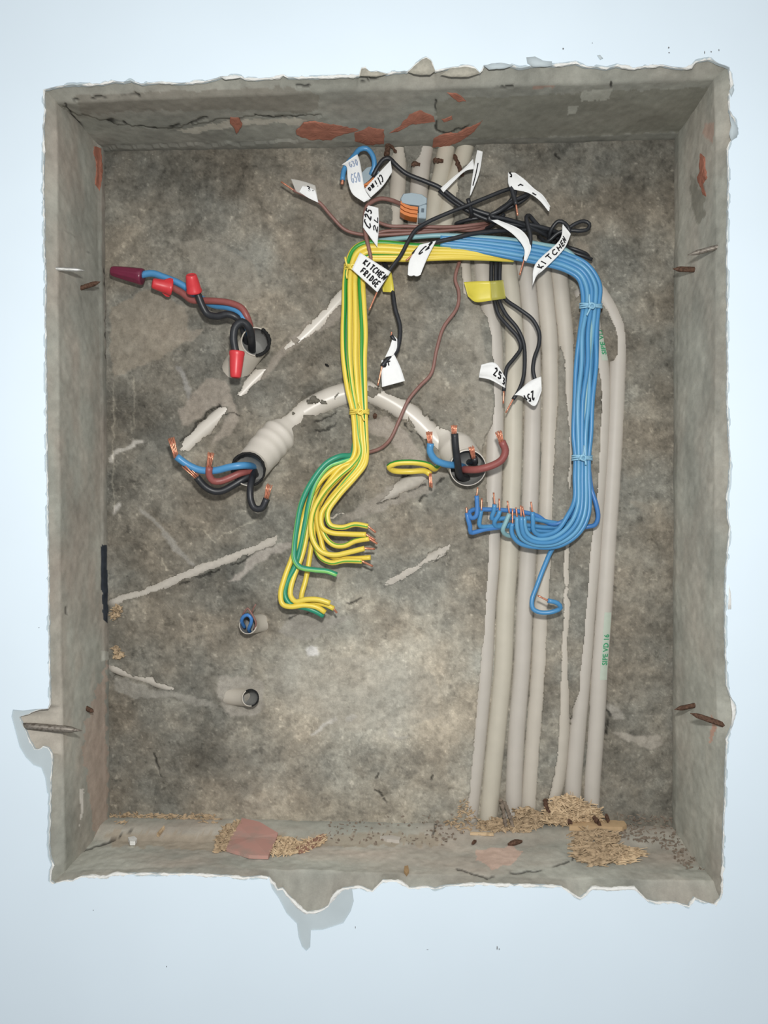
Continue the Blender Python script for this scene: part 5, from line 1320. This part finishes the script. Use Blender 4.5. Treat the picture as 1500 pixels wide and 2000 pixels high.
shavings('wood_shavings', [(215,1596),(245,1588),(330,1592),(420,1594),(440,1606),(420,1610),(300,1604),(225,1612)], 330, WD2, 'thin line of straw-like shavings along the foot of the wall at left', 2, .003, .009, width=.0006)
shavings('wood_shavings', [(536,1660),(545,1640),(572,1642),(582,1652),(600,1645),(632,1636),(636,1650),(600,1664),(560,1674),(532,1674)], 420, WOOD, 'nest of pale shavings right of the pink ceramic piece', 5, .003, .008)
shavings('wood_shavings', [(436,1620),(470,1606),(460,1630),(440,1664),(420,1668),(425,1640)], 280, WD2, 'brown shavings wedged left of the pink ceramic piece', 4, .003, .008)
shavings('wood_shavings', [(219,1187),(230,1182),(238,1192),(230,1206),(222,1214),(219,1203)], 80, WD2, 'tuft of shavings in the corner by the black strip', 6, .002, .005, wallside=True)
shavings('wood_shavings', [(221,1264),(229,1264),(242,1282),(234,1287),(222,1288)], 80, WD2, 'lower tuft of shavings in the left corner', 6, .002, .005, wallside=True)
shavings('dust_crumbs', [(1200,1590),(1320,1596),(1322,1640),(1380,1700),(1340,1700),(1290,1650),(1210,1640)], 260, WOODD, 'greyish crumbs and splinters in the right end of the ledge', 1.5, .0012, .005, width=.0006, cat='debris')
shavings('dust_crumbs', [(640,1600),(900,1590),(915,1630),(860,1655),(640,1650)], 160, WOODD, 'sparse grit along the middle of the ledge', 1.2, .001, .004, width=.0006, cat='debris')
shavings('dust_crumbs', [(905,1560),(930,1590),(945,1620),(905,1628),(868,1612),(890,1595)], 130, WD2, 'crumbs and fibres left of the conduit feet', 3, .002, .005, width=.0006, cat='debris')
def slab(name, poly, th, mat, label, cat, up=.002, side='bottom', jit=.8, tilt=0):
    pl = densify(poly, 8, jit, 12, 8); n = len(pl)
    bot = [ledge(u, v, up * .2) for u, v in pl]; top = [ledge(u, v, up + th + tilt * (v - 1600) * .00002) for u, v in pl]
    c = sum(top, Vector((0, 0, 0))) / n + Vector((0, 0, th * .12))
    V = bot + top + [c]; FC = [(i, (i + 1) % n, n + (i + 1) % n, n + i) for i in range(n)] + [(n + i, n + (i + 1) % n, 2 * n) for i in range(n)] + [tuple(range(n - 1, -1, -1))]
    return tag(mk(name, V, FC, mat, smooth=False), label, cat)
slab('ceramic_piece', [(472,1604),(506,1612),(543,1634),(538,1650),(524,1679),(486,1678),(442,1664),(452,1640),(470,1612)], .0016, TERRAP, 'flat dusty pink ceramic piece set in the ledge at lower left', 'ceramic')
slab('cardboard_strip', [(1112,1600),(1135,1603),(1180,1605),(1216,1609),(1224,1621),(1216,1626),(1160,1625),(1112,1624)], .0012, CARD, 'beige cardboard strip below the pale shavings heap', 'cardboard', up=.004)
slab('wood_splinter', [(578,1662),(600,1650),(632,1634),(636,1645),(612,1658),(584,1670)], .0012, simple('reddish_wood', (150,116,100), .9, .1, var=.25, scale=200), 'reddish wood splinter right of the shavings nest', 'wood')
slab('wood_splinter', [(320,1618),(306,1634),(310,1636),(322,1620)], .001, WOOD, 'small pale sliver of wood on the ledge near the left corner', 'wood')
slab('pebble', [(250,1644),(262,1641),(268,1646),(264,1652),(254,1652)], .002, GYPS, 'small white pebble of plaster on the ledge at left', 'pebble')
slab('pebble', [(742,1640),(765,1638),(782,1642),(780,1648),(756,1646)], .0015, PVC3, 'thin pale chip on the middle of the ledge', 'pebble')
slab('pebble', [(790,1698),(797,1697),(799,1706),(794,1713),(789,1706)], .001, simple('ochre_chip', (160,132,96), .9), 'small ochre chip near the front of the ledge', 'pebble')
slab('wood_splinter', [(918,1630),(965,1631),(964,1634),(918,1632)], .0008, WOOD, 'thin straw lying below the leftmost conduit', 'wood')
def stick(pts, r, mat, label, name='wood_splinter'):
    return lump(name, pts, r, mat, label, 'wood')
lump('wood_splinter', [(978,1560,6),(984,1590,12),(990,1622,22)], 3.6, WOODD, 'grey splinter standing between the second and third conduits', 'wood')
lump('wood_splinter', [(985,1565,8),(996,1595,14),(1002,1618,22)], 3.4, WOODD, 'second grey splinter leaning beside the first one', 'wood')
lump('bark_fragment', [(1064,1560,6),(1068,1576,12),(1074,1590,14)], 4.2, RUST, 'brown fragment left of the pale shavings heap', 'bark')
lump('bark_fragment', [(1110,1600,16),(1118,1616,22)], 4.0, RUST, 'brown fragment on the pale heap, left one', 'bark')
lump('bark_fragment', [(1158,1594,16),(1168,1606,22),(1174,1620,26)], 3.8, RUST, 'long brown fragment on the cardboard strip', 'bark')
lump('bark_fragment', [(1184,1590,12),(1188,1606,18)], 4.0, RUST, 'brown fragment at the right end of the heap', 'bark')
def on_ledge_lump(u, v, du, r, mat, label, name='bark_fragment'):
    p = [ledge(u - du, v + 3, .001), ledge(u, v, .0018), ledge(u + du, v - 4, .001)]
    V, FC, _ = tube_geo([p[0], (p[0] + p[1]) / 2, p[1], (p[1] + p[2]) / 2, p[2]], [r * PX * .4, r * PX, r * PX * 1.1, r * PX, r * PX * .3], 7, True)
    V = [v_ + Vector((random.uniform(-1, 1),) * 3) * .0003 for v_ in V]
    return tag(mk(name, V, FC, mat, smooth=False), label, 'bark')
on_ledge_lump(1006, 1649, 14, 5, RUST, 'brown curled fragment alone on the ledge below the conduits')
on_ledge_lump(926, 1648, 4, 3, RUST, 'tiny dark fragment on the ledge left of the curled one')

for o in bpy.data.objects:
    if '_o' in o: del o['_o']
